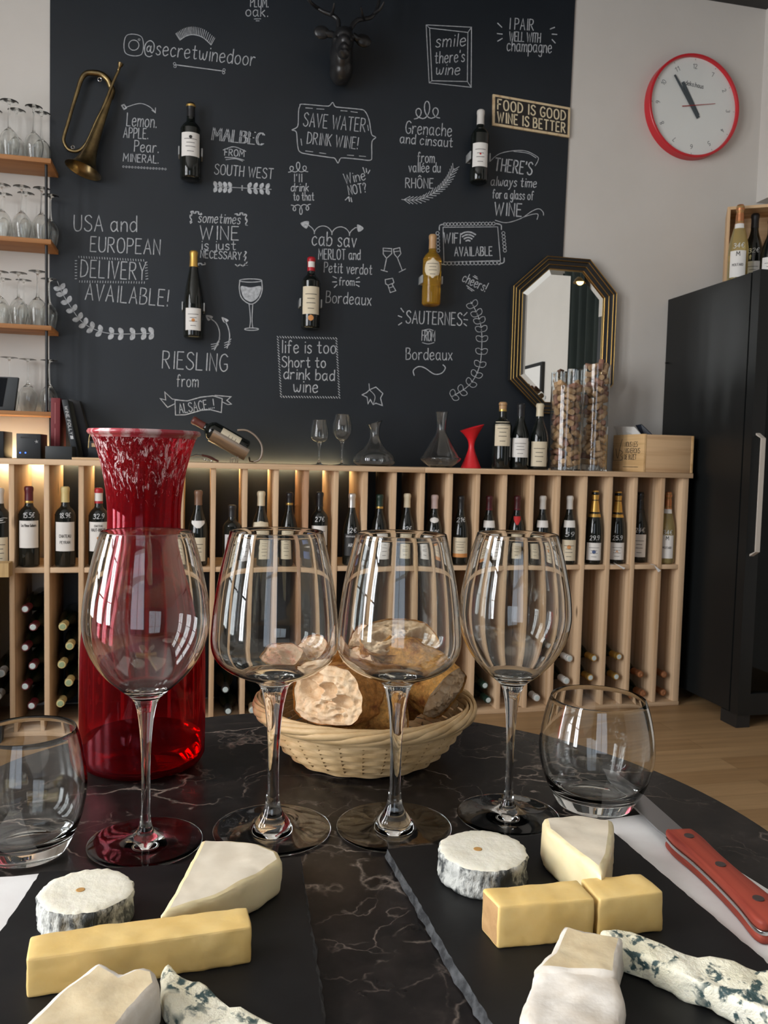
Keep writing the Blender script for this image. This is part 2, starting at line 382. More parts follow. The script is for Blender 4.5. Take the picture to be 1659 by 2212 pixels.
g('4', '3,0 3,10 0,3.2 4.4,3.2'); g('5', '3.8,10 0.6,10 0.3,5.6/~0.3,5.6 2.6,6.2 4.2,4 3.4,0.8 1.4,0 0,1'); g('6', '~3.6,9.6 1.4,8 0,3.6 0.8,0.6 2.4,0 4,1.6 3.8,4.4 2,5.2 0.2,3.4'); g('7', '0,10 4.2,10 1.4,0'); g('8', '~2.1,5.3 0.4,7.2 1,9.6 3,9.8 3.9,7.6 2.1,5.3 0,2.8 0.6,0.4 2.6,0 4.2,1.6 3.8,4 2.1,5.3'); g('9', '~4,6.6 2.4,4.8 0.4,6 0.3,8.8 2,10 3.8,9 4,6 3.2,2 1.4,0'); g('€', '~4.4,8.8 2.6,10 0.8,7.6 0.4,5 0.9,2 2.6,0 4.4,1.2/-0.4,5.8 3,5.8/-0.4,4.2 2.8,4.2')
g('-', '0,4 2.4,4')

def glyph_strokes(s, gap=2.0):
    """polylines of a line of lettering, in font units, and its width"""
    x = 0; out = []
    for ch in s:
        if ch == ' ': x += 3.4; continue
        st = G.get(ch) or G['.']
        for sm, pts in st:
            q = [Vector((px+x, py, 0)) for px, py in pts]
            out.append(smooth_path(q, 5) if sm else q)
        x += max(p[0] for _, pts in st for p in pts)+gap
    return out, max(x-gap, 0.5)
def ribbon(mb, pts, w, mapf, wob=0.0):
    """flat stroke of width w along 2-D points, laid on a surface by mapf(u, v)"""
    P = []
    for p in pts:
        if not P or (p-P[-1]).length > 1e-9: P.append(Vector((p[0], p[1], 0)))
    if len(P) < 2:
        return
    # extend the ends by half the width so that corners close
    d0 = (P[0]-P[1]).normalized(); d1 = (P[-1]-P[-2]).normalized()
    P[0] = P[0]+d0*w*0.3; P[-1] = P[-1]+d1*w*0.3
    n = len(P); vs = []; fs = []
    for i, p in enumerate(P):
        if 0 < i < n-1:
            a = (p-P[i-1]).normalized(); c = (P[i+1]-p).normalized(); t = a+c
            t = t.normalized() if t.length > 1e-6 else a
            k = 1/max(0.45, t.dot(a))
        else:
            t = (P[min(i+1, n-1)]-P[max(i-1, 0)]).normalized(); k = 1
        nn = Vector((-t.y, t.x, 0))*(w*0.5*k*(1+(rnd.uniform(-wob, wob) if wob else 0)))
        a_ = p+nn; c_ = p-nn
        vs += [mapf(a_.x, a_.y), mapf(c_.x, c_.y)]
        if i: fs.append((2*i-2, 2*i-1, 2*i+1, 2*i))
    mb.add(vs, fs)
def letter_line(mb, s, mapf, u0, v0, u1, v1, h, w, slant=0.0, bold=0, gap=2.0, wob=0.12, jit=0.0, flip=False, curved=False):
    """lettering with its baseline from (u0, v0) to (u1, v1) and cap height h; flip: v grows downwards (pixels)"""
    st, wid = glyph_strokes(s, gap)
    d = Vector((u1-u0, v1-v0, 0)); L = d.length; d.normalize()
    nn = Vector((d.y, -d.x, 0)) if flip else Vector((-d.y, d.x, 0))
    kx = L/wid; ky = h/10
    for q in st:
        if curved: q = [q[i].lerp(q[i+1], k/4) for i in range(len(q)-1) for k in range(4)]+[q[-1]]
        P = [Vector((u0, v0, 0))+d*((p.x+slant*p.y)*kx)+nn*(p.y*ky) for p in q]
        ribbon(mb, P, w, mapf, wob)
        if bold: ribbon(mb, [p+d*bold for p in P], w, mapf, wob)

# ------------------------------------------------------------------ chalk lettering and drawings on the board
YC = W-0.0064
def onboard(x, y): return onY(x, y, YC)
CW = 1.75
class Chalk:
    def __init__(s): s.b = MB()
    def T(s, txt, x0, y0, x1, y1, h, w=None, **k):
        letter_line(s.b, txt, onboard, x0, y0, x1, y1, h, w or CW, flip=True, **k); return s
    def L(s, pts, w=None, sm=True, closed=False):
        P = [Vector((p[0], p[1], 0)) for p in pts]
        if sm and len(P) > 2: P = smooth_path(P, 6, closed)
        if closed: P = P+[P[0]]
        ribbon(s.b, P, w or CW*0.85, onboard, 0.12); return s
    def ring(s, x, y, r, w=1.2, ry=None):
        return s.L([(x+r*math.cos(a*PI/5), y+(ry or r)*math.sin(a*PI/5)) for a in range(10)], w, True, True)
    def fill(s, pts):
        P = smooth_path([Vector((p[0], p[1], 0)) for p in pts], 4, True)
        s.b.add([onboard(p.x, p.y) for p in P], [tuple(range(len(P)))]); return s
    def leaf(s, x, y, ang, l, wd, filled=True):
        c, n = (math.cos(ang), math.sin(ang)), (-math.sin(ang), math.cos(ang))
        f = lambda t, q: (x+c[0]*l*t+n[0]*wd*q, y+c[1]*l*t+n[1]*wd*q)
        pts = [f(0, 0), f(.35, .45), f(.75, .4), f(1, 0), f(.75, -.4), f(.35, -.45)]
        return s.fill(pts) if filled else s.L(pts, CW*0.7, True, True)
    def ticks(s, *t):
        for (a, b_, c, d) in t: s.L([(a, b_), (c, d)], CW*1.2, False)
        return s
    def done(s, name='chalk_lettering', label=None): s.b.build(name, M_chalk, BOARD, smooth=False, world=True, label=label, fix=False)

c = Chalk(); c.T('PLUM.', 541, 14.5, 579, 15.5, 20); c.T('oak.', 531, 34.5, 578, 36, 22); c.L([(549, 41), (563, 40.6)]); c.L([(553, 45), (560, 45)]); c.done()
c = Chalk(); c.T('@secretwinedoor', 311, 115, 549, 142.5, 31, w=1.9)
c.L([(273, 77), (306, 80), (305.5, 117.5), (271, 114.5)], closed=True); c.ring(289, 97.5, 11, 1.6); c.ring(300.5, 85.5, 2, 1)
arc = smooth_path([Vector((p[0], p[1], 0)) for p in ((388.6, 86.8), (402, 78), (418, 75), (438, 81), (456, 97))], 6)
c.L(arc, 1.6, False)
for i, p in enumerate(arc):
    t = i/(len(arc)-1); a = -PI/2-0.55+1.05*t; c.L([(p.x, p.y), (p.x+17*math.cos(a), p.y+17*math.sin(a))], 1.2, False)
c.L([(380, 140), (482, 153.5)], 2, False)
for x, y in ((377, 137.5), (378, 143.5), (484, 151), (483, 157)): c.ring(x, y, 2.6, 1)
c.done()
c = Chalk(); c.L([(274, 231), (302, 223.5), (322, 230), (335, 242)]); c.L([(328, 238), (335.5, 243.5), (336, 233)], sm=False); c.L([(263, 228), (268, 226), (273, 233), (268, 236)], 3, False, True)
c.T('Lemon.', 273.5, 271.5, 337, 275.8, 28); c.T('APPLE.', 266.5, 297, 319, 300, 22); c.T('Pear.', 290, 327, 341.5, 330, 24); c.T('MINERAL.', 266, 348, 341.5, 352.8, 16.5)
for i in range(15): c.ring(266.5+i*6.5, 360+i*0.37, 1.8, 1)
c.done()
c = Chalk(); c.T('MALBEC', 457, 302, 566, 313.5, 26, w=1.8, bold=3.4); c.T('FROM', 485, 335.5, 527, 338.5, 14); c.L([(482, 324), (505, 317), (531, 327)], 1.5); c.L([(486, 340), (508, 341), (527, 346)], 1.5); c.L([(488, 345), (508, 343), (524, 348)], 1.3)
c.T('SOUTH WEST', 463, 376, 589, 386.5, 22)
c.L([(463, 403), (586, 409)], 1.3)
for k in range(4):
    x = 468+k*10.5; y = 403.5+k*.5; c.leaf(x, y, -2.0, 13, 9); c.leaf(x, y, 2.0, 13, 9)
    x = 536+k*13; y = 406.5+k*.6; c.leaf(x, y, -1.1, 14, 9); c.leaf(x, y, 1.1, 14, 9)
for q in (-4, 0, 4): c.ring(523, 406+q, 1.2, 1)
c.done()
c = Chalk(); o_ = [(920.5, 53.7), (1018.5, 58.8), (1017.7, 188.5), (927, 179)]; i_ = [(928, 60.7), (1010.7, 70), (1009.5, 176), (933, 174.5)]
c.L(o_, 1.6, False, True); c.L(i_, 1.6, False, True)
for p, q in zip(o_, i_): c.L([p, q], 1.3, False)
c.T('smile', 941, 102, 1005, 99, 27, slant=.15); c.T("there's", 939, 137, 1003, 133, 25, slant=.15); c.T('wine', 941, 161, 992, 161.5, 24, slant=.15); c.done()
c = Chalk(); c.T('I PAIR', 1099.6, 62.7, 1152, 65.8, 24); c.T('WELL WITH', 1100, 88, 1167, 92, 20, gap=1.3); c.T('champagne', 1095, 109.7, 1191, 114.4, 26)
c.ticks((1075, 50, 1084, 59), (1074, 72.5, 1085, 73.7), (1075, 89, 1085, 83), (1188.6, 62.7, 1198, 59), (1192.5, 73.7, 1203, 74.5), (1192.5, 85.4, 1199.5, 93)); c.done()
c = Chalk()
c.L([(653, 225), (702, 229), (712, 228), (718.7, 221.4), (724, 230), (735, 232), (776, 236), (788, 240), (797, 258), (801, 282), (804, 292), (811.6, 296.6), (805, 303), (803, 312), (803, 335), (800, 346), (775, 344), (742, 341), (735, 343), (730, 352), (723, 342), (712, 340), (665, 333), (648, 328), (643, 315), (641, 290), (638, 283), (631, 280.6), (640, 276), (644, 268), (645, 240), (648, 229)], 1.8, True, True)
for (a, b_, c_, d) in ((660, 233, 675, 234), (684, 235, 700, 236), (736, 239, 750, 240), (758, 241, 772, 243), (650, 300, 652, 314), (660, 326, 676, 328), (690, 330, 704, 332), (750, 335, 764, 336), (776, 337, 790, 338), (794, 270, 796, 282)): c.L([(a, b_), (c_, d)], 1.4, False)
c.T('SAVE WATER', 655, 272, 788, 285, 29); c.T('DRINK WINE!', 663, 310, 772, 322, 25); c.done()
def loops(c, x0, y0, x1, y1, n, r, hgt, w=1.8, up=True):
    P = []; N = n*14
    for i in range(N+1):
        t = i/N; a = 2*PI*n*t; s_ = -1 if up else 1
        hh = hgt*(0.75+0.5*(1 if n == 1 or abs(t-.5) < .2 else 0))
        P.append((x0+(x1-x0)*t+r*math.sin(a), y0+(y1-y0)*t+s_*hh*0.5*(1-math.cos(a))))
    c.L(P, w, False)
c = Chalk(); loops(c, 623, 372, 665, 371, 3, 7, 17); c.T("I'll", 634, 393, 652, 393, 17); c.T('drink', 628.5, 413, 666, 413, 17, slant=.1); c.T('to that', 634, 433, 678, 433, 18); loops(c, 629, 443, 671, 441, 3, 6, 17, up=False); c.done()
c = Chalk(); c.T('Wine', 746, 397.5, 790, 388, 22); c.T('NOT?', 754, 421, 792, 414.6, 20); c.ticks((784, 362, 788, 374), (791, 364, 792, 372), (799, 367.5, 795, 375), (746, 432, 752, 426), (753.5, 425, 755, 435), (758, 427, 760, 436)); c.done()
c = Chalk(); loops(c, 895, 257, 950, 255, 3, 10, 30, 2.0); c.T('Grenache', 876, 288, 975, 294.7, 27); c.T('and cinsaut', 864, 308.8, 977, 318, 21); c.T('from', 902, 350.5, 938, 351.5, 22); c.T('vallée du', 883, 371.5, 951, 372, 21); c.T('RHÔNE', 876, 405.6, 936, 406.7, 21)
st_ = smooth_path([Vector((p[0], p[1], 0)) for p in ((867.6, 431), (905, 431), (941, 414), (965, 392), (981, 364))], 5); c.L(st_, 1.5, False)
for i in range(1, len(st_)-1):
    p, t = st_[i], (st_[i+1]-st_[i-1]).normalized(); a = math.atan2(t.y, t.x)
    for s_ in (-.55, .55): c.L([(p.x, p.y), (p.x+15*math.cos(a+s_), p.y+15*math.sin(a+s_))], 1.3, False)
c.done()
c = Chalk(); c.L([(1058, 349), (1082, 331), (1129, 325), (1160, 338), (1162, 347), (1156, 358)], 1.4); c.L([(1110, 327), (1140, 331), (1158, 341)], 1.3)
c.T("THERE'S", 1068, 368, 1148, 378, 27, w=2.5); c.T('always time', 1060, 400.5, 1158, 405, 20, slant=.1); c.T('for a glass of', 1064, 428, 1152, 432, 19); c.T('WINE', 1068, 464, 1126, 467.5, 27, w=2.5)
c.L([(1070, 476), (1094, 481), (1125, 472), (1148.6, 456.5), (1164, 451), (1173, 458), (1174, 465)], 1.5); c.L([(1128, 470), (1150, 463), (1162, 463), (1160, 474)], 1.4); c.done()
c = Chalk(); c.T('USA and', 160, 498.7, 295, 500.5, 34, w=2.1); c.T('EUROPEAN', 195, 543, 345, 550, 32, w=2.1); c.T('DELIVERY', 174, 598, 313, 605, 37, w=2.1); c.T('AVAILABLE!', 184, 647, 362, 661.5, 35, w=2.1)
for i in range(26): c.L([(170+i*5.6, 553+i*.3), (170.6+i*5.6, 557+i*.3)], 1.3, False); c.L([(172+i*5.6, 606+i*.1), (171.6+i*5.6, 610+i*.1)], 1.3, False)
for i in range(7): c.L([(162, 563+i*6.5), (166, 563+i*6.5)], 1.3, False); c.L([(313+i*.3, 567+i*6), (318+i*.3, 566+i*6)], 1.3, False)
c.done()
c = Chalk(); st_ = smooth_path([Vector((p[0], p[1], 0)) for p in ((124, 608), (134, 632), (147, 654), (172, 690), (201, 710), (245, 721), (331.5, 720))], 4); c.L(st_, 1.3, False)
acc = 0; last = st_[0]
for i in range(1, len(st_)):
    acc += (st_[i]-st_[i-1]).length
    if acc > 13:
        acc = 0; t = (st_[i-1]-st_[i]).normalized(); a = math.atan2(t.y, t.x)+PI
        for s_ in (-2.2, 2.2): c.leaf(st_[i].x, st_[i].y, a+s_, 16, 11)
c.done()
c = Chalk()
for P_ in (((413, 484), (412, 470), (414, 459), (424, 459), (436, 462)), ((509, 464), (520, 462), (530, 464), (532, 476), (532, 487)), ((531, 545), (529, 556), (532, 565), (531, 572), (520, 573), (510, 573)), ((422, 569), (430, 571), (444, 569))):
    P2 = smooth_path([Vector((p[0], p[1], 0)) for p in P_], 4); c.L([(p.x+(1.6 if i % 2 else -1.6), p.y+(1.6 if (i//2) % 2 else -1.6)) for i, p in enumerate(P2)], 2.4)
c.T('sometimes', 428, 480, 518, 484, 21, slant=.12); c.T('WINE', 432, 516.5, 515, 518.6, 29, w=2.1); c.T('is just', 435, 539, 509, 540, 20); c.T('NECESSARY', 433, 556.6, 520.5, 561, 16); c.done()
c = Chalk(); c.ring(541.5, 606, 24, 1.8, 3.5); c.L([(518, 607), (517, 625), (523, 645), (542, 657), (558, 647), (566, 628), (565.5, 607)], 2); c.fill([(521, 618), (541, 621), (563, 618), (562, 632), (555, 645), (542, 652), (528, 645), (522, 632)])
c.L([(538, 656), (541, 690), (539, 708)], 1.6); c.L([(546, 656), (544.5, 690), (546, 708)], 1.6); c.ring(543.5, 711, 15, 1.8, 2.6); c.done('chalk_lettering')
c = Chalk(); c.fill([(445, 681), (460, 684), (450, 693)]); c.L([(450, 686), (466, 697), (474, 716), (472.5, 737), (463, 756)], 2); c.fill([(479, 685), (494, 692), (484, 697)]); c.L([(483, 690), (492, 705), (496, 727), (490.6, 752)], 2)
for k in range(3):
    c.L([(456+k*0.5, 744+k*5), (468-k*2.6, 742+k*5), (475-k*1.5, 732+k*6)], 1.6, False); c.L([(485, 741+k*5), (493-k, 738+k*5), (499-k, 732+k*5)], 1.6, False)
c.T('RIESLING', 350.5, 795, 490, 802.5, 37, w=2.1); c.T('from', 382, 835, 428, 836, 26)
c.L([(378, 864), (405, 866), (433, 858), (460, 855), (480, 861), (478, 891), (455, 885), (436, 886), (400, 896), (379, 896.5)], 1.9, False, True); c.L([(378, 872), (362, 880), (346, 861), (358, 864), (356, 847), (372, 862), (388, 864)], 1.8, False); c.L([(480, 868), (492, 874), (500, 873), (490, 865), (499, 857), (476, 855), (464, 854)], 1.8, False)
c.T('ALSACE...!', 388, 893, 463, 881.5, 20); c.done()
c = Chalk(); c.fill([(649, 482), (667, 478), (662, 494)]); c.fill([(785.5, 493), (772, 485), (774, 501)])
P2 = []
for i in range(73):
    t = i/72; a = 2*PI*3*t; P2.append((660+114*t+7*math.sin(a), 486+6*t+(9*(1-math.cos(a)) if 0.03 < t < .97 else 0)))
c.L(P2, 1.7, False)
c.T('cab sav', 674, 529.5, 769, 534, 30, w=2.1); c.T('MERLOT and', 688, 560, 778, 561, 22); c.T('Petit verdot', 700, 588, 803, 593.5, 22); c.T('from', 732.6, 616, 765, 617, 17); c.ticks((719, 597, 727, 601), (718, 609, 727, 609), (722, 621, 728, 615), (770, 602, 776, 599), (769, 609, 777, 609), (769, 615, 776, 619)); c.T('Bordeaux', 704, 653.5, 801, 659.7, 25); c.done()
c = Chalk(); c.T('life is too', 609, 762, 725, 763.5, 27, w=2.1); c.T('Short to', 609, 792.8, 703, 794, 23, w=2.1); c.T('drink bad', 613, 818, 722, 822.4, 23, w=2.1); c.T('wine', 634, 846.6, 686, 848, 26, w=2.1)
pts = [(600, 728), (726.5, 731), (733, 858.6), (607, 857)]
for k in range(4):
    p, q = pts[k], pts[(k+1) % 4]; n_ = 22
    for i in range(n_):
        t = i/n_; x, y = p[0]+(q[0]-p[0])*t, p[1]+(q[1]-p[1])*t
        c.L([(x-1.6, y-1.8), (x+1.6, y+1.8)], 1.5, False)
c.done()
c = Chalk(); c.L([(827.7, 536), (846, 537), (846, 548), (835, 558), (828, 549)], 1.7, False, True); c.L([(835, 558), (829.5, 585)], 1.7, False); c.L([(823, 583), (837, 587)], 1.7, False); c.L([(828, 542), (846, 543)], 1.3, False)
c.L([(850, 538), (863.5, 535), (866, 548), (858.5, 557), (852, 549)], 1.7, False, True); c.L([(858.5, 557), (869, 584)], 1.7, False); c.L([(862, 588), (876, 581)], 1.7, False); c.L([(850, 544), (865, 542)], 1.3, False); c.done()
c = Chalk(); c.L([(832, 604), (848, 601), (851, 610), (847, 614), (855, 628), (843, 632), (838, 616), (833, 613)], 1.7, False, True); c.L([(838, 616), (848, 612)], 1.4, False); c.L([(841, 622), (850, 619)], 1.2, False); c.done()
c = Chalk()
c.L([(957, 491), (1075, 490), (1081, 563), (959, 566)], 1.5, False, True)
def scallop(c, x0, y0, x1, y1, n, h):
    for i in range(n):
        t = (i+.5)/n; x, y = x0+(x1-x0)*t, y0+(y1-y0)*t; r = math.hypot(x1-x0, y1-y0)/n/2; c.ring(x, y, r*.9, 1.2)
scallop(c, 957, 484.5, 1070, 483, 15, 1); scallop(c, 958, 569, 1082, 568, 15, 1); scallop(c, 945, 500, 947, 545, 6, 1); scallop(c, 1087, 500, 1091, 545, 6, 1)
for (a, b_, s1, s2) in ((955, 489, 1, 1), (1077, 488, -1, 1), (957, 567, 1, -1), (1083, 565, -1, -1)): c.L([(a-6*s1, b_+8*s2), (a-5*s1, b_-2*s2), (a+5*s1, b_-5*s2)], 2.2)
c.T('WIFI', 958.5, 524.8, 994, 526, 22, w=2.1); c.T('AVAILABLE', 982, 553, 1063, 552, 19, w=2.1)
for r in (7, 13, 19, 25): c.L([(1011+r*math.cos(a), 526+r*math.sin(a)) for a in [-PI/2+q*.32 for q in (-2.2, -1.1, 0, 1.1, 2.2)]], 3.0)
c.done()
c = Chalk(); c.T('cheers!', 997.5, 607, 1047, 630, 20); c.L([(1022, 597), (1032, 603)], 1.6, False); c.L([(1025, 595), (1031, 599)], 1.4, False); c.L([(1008, 617), (1024, 628)], 1.6, False); c.L([(1010, 622), (1020, 629)], 1.4, False); c.done()
c = Chalk(); c.T('SAUTERNES', 877, 698, 997, 703, 27, w=2.1); c.ticks((866, 666, 872, 674), (860, 682, 868, 685), (861, 702, 868, 697), (1002, 682, 1009, 675), (1002, 690, 1010, 691), (1002, 699, 1008, 704)); c.T('FROM', 911, 735.6, 939, 737, 22, gap=1.2); c.L([(913, 714), (926, 711), (936, 714)], 1.4); c.L([(912, 740), (925, 743), (938, 740)], 1.4)
c.T('Bordeaux', 877, 776.5, 976.5, 778, 25); c.L([(894.6, 811), (893, 800), (904, 792), (918, 795), (938, 808), (954, 806), (962, 795), (957, 788)], 2); c.done()
c = Chalk(); st_ = smooth_path([Vector((p[0], p[1], 0)) for p in ((1017, 652), (1026, 668), (1037.5, 697.6), (1041, 737), (1035.7, 791.7), (1014, 831.5), (976, 856.8))], 4); c.L(st_, 1.6, False)
acc = 9
for i in range(1, len(st_)):
    acc += (st_[i]-st_[i-1]).length
    if acc > 17:
        acc = 0; t = (st_[i]-st_[i-1]).normalized(); a = math.atan2(t.y, t.x)
        for s_ in (-2.3, 2.3): c.leaf(st_[i].x, st_[i].y, a+s_, 16, 12, False)
c.done()
c = Chalk(); c.L([(797, 829), (798, 842)], 1.7, False); c.L([(782, 853), (792, 848), (798, 842), (812, 836), (827, 850), (822, 860), (826, 876), (812, 871), (806, 874), (800, 863), (795, 872), (793, 858)], 1.8, False, True); c.L([(798, 842), (810, 856), (806, 874)], 1.4); c.done()
# ------------------------------------------------------------------ the round table
from mathutils import noise as mnoise
def marble_mat():
    m = mat('dark_marble_laminate', (0.012, 0.0105, 0.010), 0.30, spec=0.34); t = NT(m)
    v = t.coord()
    dn = t.n('ShaderNodeTexNoise'); dn.inputs['Scale'].default_value = 9; dn.inputs['Detail'].default_value = 6; t.l(v, dn.inputs['Vector'])
    mp = t.mix(0.22, v, dn.outputs['Color'], 'ADD')
    def vein(scale, thr, soft):
        vo = t.n('ShaderNodeTexVoronoi'); vo.feature = 'DISTANCE_TO_EDGE'; vo.inputs['Scale'].default_value = scale; t.l(mp, vo.inputs['Vector'])
        return t.ramp(vo.outputs['Distance'], [(0.0, (1, 1, 1)), (thr, (0.5, 0.5, 0.5)), (soft, (0, 0, 0))])
    a = vein(8, 0.005, 0.018); b2 = vein(24, 0.008, 0.032)
    gate = t.ramp(t.noise(v, 11, 4, 0.65), [(0.47, (0, 0, 0)), (0.60, (1, 1, 1))])
    gate2 = t.ramp(t.noise(v, 17, 5, 0.7), [(0.48, (0, 0, 0)), (0.64, (0.8, 0.8, 0.8))])
    base = t.ramp(t.noise(v, 40, 8, 0.7), [(0.35, (0.006, 0.0055, 0.0055)), (0.60, (0.018, 0.0145, 0.0135)), (0.8, (0.050, 0.040, 0.035))])
    c = t.mix(t.mix(1, a, gate, 'MULTIPLY'), base, (0.33, 0.265, 0.22))
    c = t.mix(t.mix(1, b2, gate2, 'MULTIPLY'), c, (0.24, 0.19, 0.16))
    t.l(c, t.p.inputs['Base Color'])
    r = t.ramp(t.noise(v, 14, 5), [(0.3, (0.26, 0.26, 0.26)), (0.7, (0.36, 0.36, 0.36))]); t.l(r, t.p.inputs['Roughness'])
    return m
M_marble = marble_mat()
TC = Vector((0.0850, 0.5289, 0)); TR = 0.3321
TABLE = thing('round_table', 'round cafe table with a dark veined marble top under the food', 'table', TC)
b = MB(); b.lathe([(0, TZ-0.024), (TR-0.002, TZ-0.024), (TR, TZ-0.022), (TR, TZ-0.0012), (TR-0.0012, TZ), (0, TZ)], 128); b.build('table_top', M_marble, TABLE, angle=30)
b = MB(); b.lathe([(TR+0.0002, TZ-0.023), (TR+0.0009, TZ-0.0225), (TR+0.0009, TZ-0.0018), (TR+0.0002, TZ-0.0012)], 128); b.build('edge_band', mat('tan_edge', (0.42, 0.30, 0.19), 0.5), TABLE)
b = MB(); b.lathe([(0, 0.012), (0.03, 0.012), (0.03, TZ-0.025), (0, TZ-0.025)], 32); b.build('column', M_metal_black, TABLE)
b = MB(); b.lathe([(0, 0.0), (0.21, 0.0), (0.21, 0.010), (0.04, 0.02), (0, 0.02)], 48); b.build('foot_plate', M_metal_black, TABLE)

# ------------------------------------------------------------------ wine glasses and tumblers
PA = [(0.176, 0.002), (0.174, 0.009), (0.10, 0.016), (0.040, 0.032), (0.0215, 0.055), (0.0150, 0.10), (0.0135, 0.18), (0.0145, 0.28), (0.021, 0.38), (0.031, 0.445), (0.044, 0.475)]
BA = [(0.062, 0.490), (0.093, 0.515), (0.132, 0.555), (0.165, 0.605), (0.185, 0.655), (0.194, 0.705), (0.1935, 0.745), (0.188, 0.80), (0.176, 0.86), (0.160, 0.93), (0.1395, 1.0)]
PBs = [(0.192, 0.002), (0.190, 0.008), (0.11, 0.013), (0.066, 0.022), (0.050, 0.040), (0.031, 0.070), (0.0215, 0.115), (0.0185, 0.20), (0.0200, 0.30), (0.028, 0.40), (0.041, 0.47), (0.052, 0.497)]
BB = [(0.074, 0.513), (0.112, 0.528), (0.152, 0.548), (0.184, 0.574), (0.202, 0.604), (0.2085, 0.640), (0.206, 0.69), (0.199, 0.76), (0.187, 0.84), (0.170, 0.92), (0.151, 1.0)]
def refine(p, sub=4):
    q = smooth_path([Vector((r, z, 0)) for r, z in p], sub); return [(v.x, v.y) for v in q]
def wine_glass_parts(root, lower, bowl, H, M_=None, n=96, th=0.0011, flip=False, sub=4):
    """foot, stem and bowl of one blown glass: one unbroken wall, cut into parts where they meet"""
    lower = refine([(r*H, z*H) for r, z in lower], sub); bo = refine([lower[-1]]+[(r*H, z*H) for r, z in bowl], sub)
    k = next(i for i, (r, z) in enumerate(lower) if z > 0.11*H)
    foot = [(0, 0.0), (lower[0][0]*0.6, 0.0), (lower[0][0], 0.0004)]+lower[:k+1]; stem = lower[k:]
    rim = bo[-1]; inner = []
    for i in range(len(bo)-2, 0, -1):
        a, c = Vector(bo[i-1]), Vector(bo[i+1]); t = (c-a).normalized(); nrm = Vector((t.y, -t.x)); 
        q = Vector(bo[i])-nrm*th
        if q.x > 0.006*H/0.2 and q.y > bo[0][1]+0.03*H: inner.append((q.x, q.y))
    zb = inner[-1][1]
    inner += [(inner[-1][0]*0.6, zb-0.0016), (inner[-1][0]*0.25, zb-0.0022), (0, zb-0.0023)]
    outer = bo+[(rim[0]-0.0002, rim[1]+th*0.45), (rim[0]-th*0.5, rim[1]+th*0.62), (rim[0]-th*0.8, rim[1]+th*0.45)]+inner
    M = Matrix.Translation((0, 0, H+th*0.62)) @ Matrix.Rotation(PI, 4, 'X') if flip else None
    for nm, pr, nn in (('bowl', outer, n), ('stem', stem, max(16, n//3*2)), ('foot', foot, n)):
        nn = n
        b = MB(); b.lathe(pr, nn, M); b.build(nm, M_ or M_glass, root, angle=60, fix=False)
GLASSES = [
    ('wineglass', (314, 1822), 1150, (PA, BA), 'tall angular wine glass standing in front of the red carafe'),
    ('wineglass', (588, 1794), 1149, (PBs, BB), 'round-bowled wine glass in front of the bread, nearer the red carafe'),
    ('wineglass', (851, 1788), 1155, (PBs, BB), 'round-bowled wine glass in front of the bread, further from the carafe'),
    ('wineglass', (1097, 1763), 1155, (PA, BA), 'tall angular wine glass between the bread basket and the short tumbler'),
]
GL = []
for nm, bp, ry, (lo, bo), lab in GLASSES:
    p = onZ(bp[0], bp[1], TZ); H = height_at(p, ry)-TZ
    t_ = thing(nm, lab, 'wine glass', (p.x, p.y, TZ+0.0003), (0, 0, 0), 'wine glasses on the round table')
    wine_glass_parts(t_, lo, bo, H); GL.append((p, H))
TUMB = [((1283, 1737), 1508, 'short clear tumbler beside the red-handled knife', 1.0), ((60, 1842), 1578, 'short clear tumbler in front of the red carafe, cut by the picture edge', 1.0)]
for bp, ry, lab, sc in TUMB:
    p = onZ(bp[0], bp[1], TZ); H = height_at(p, ry)-TZ; k = H/0.092; R = 122*mpp(Vector((p.x, p.y, TZ+0.045)))
    o_ = [(0, 0.0012), (0.50*R, 0.0005), (0.60*R, 0.0), (0.655*R, 0.0015*k), (0.76*R, 0.010*k), (0.885*R, 0.022*k), (0.97*R, 0.036*k), (1.0*R, 0.048*k), (0.985*R, 0.060*k), (0.94*R, 0.072*k), (0.885*R, 0.083*k), (0.825*R, 0.0915*k)]
    o2 = o_[:3]+refine(o_[3:], 4)
    th = 0.0016
    inn = [(r-th*1.0, z) for r, z in reversed(o2) if z > 0.024*k]
    inn += [(0.78*R, 0.0165*k), (0.60*R, 0.0125*k), (0.35*R, 0.0112*k), (0, 0.011*k)]
    rim = o2[-1]
    prof = o2+[(rim[0]-0.0004, rim[1]+0.0008), (rim[0]-0.0011, rim[1]+0.0006)]+inn[1:]
    b = MB(); b.lathe(prof, 96); o = b.build('tumbler', M_glass, None, angle=60, fix=False); o.location = (p.x, p.y, TZ+0.0003)
    tag(o, lab, 'glass', 'short tumblers on the round table')

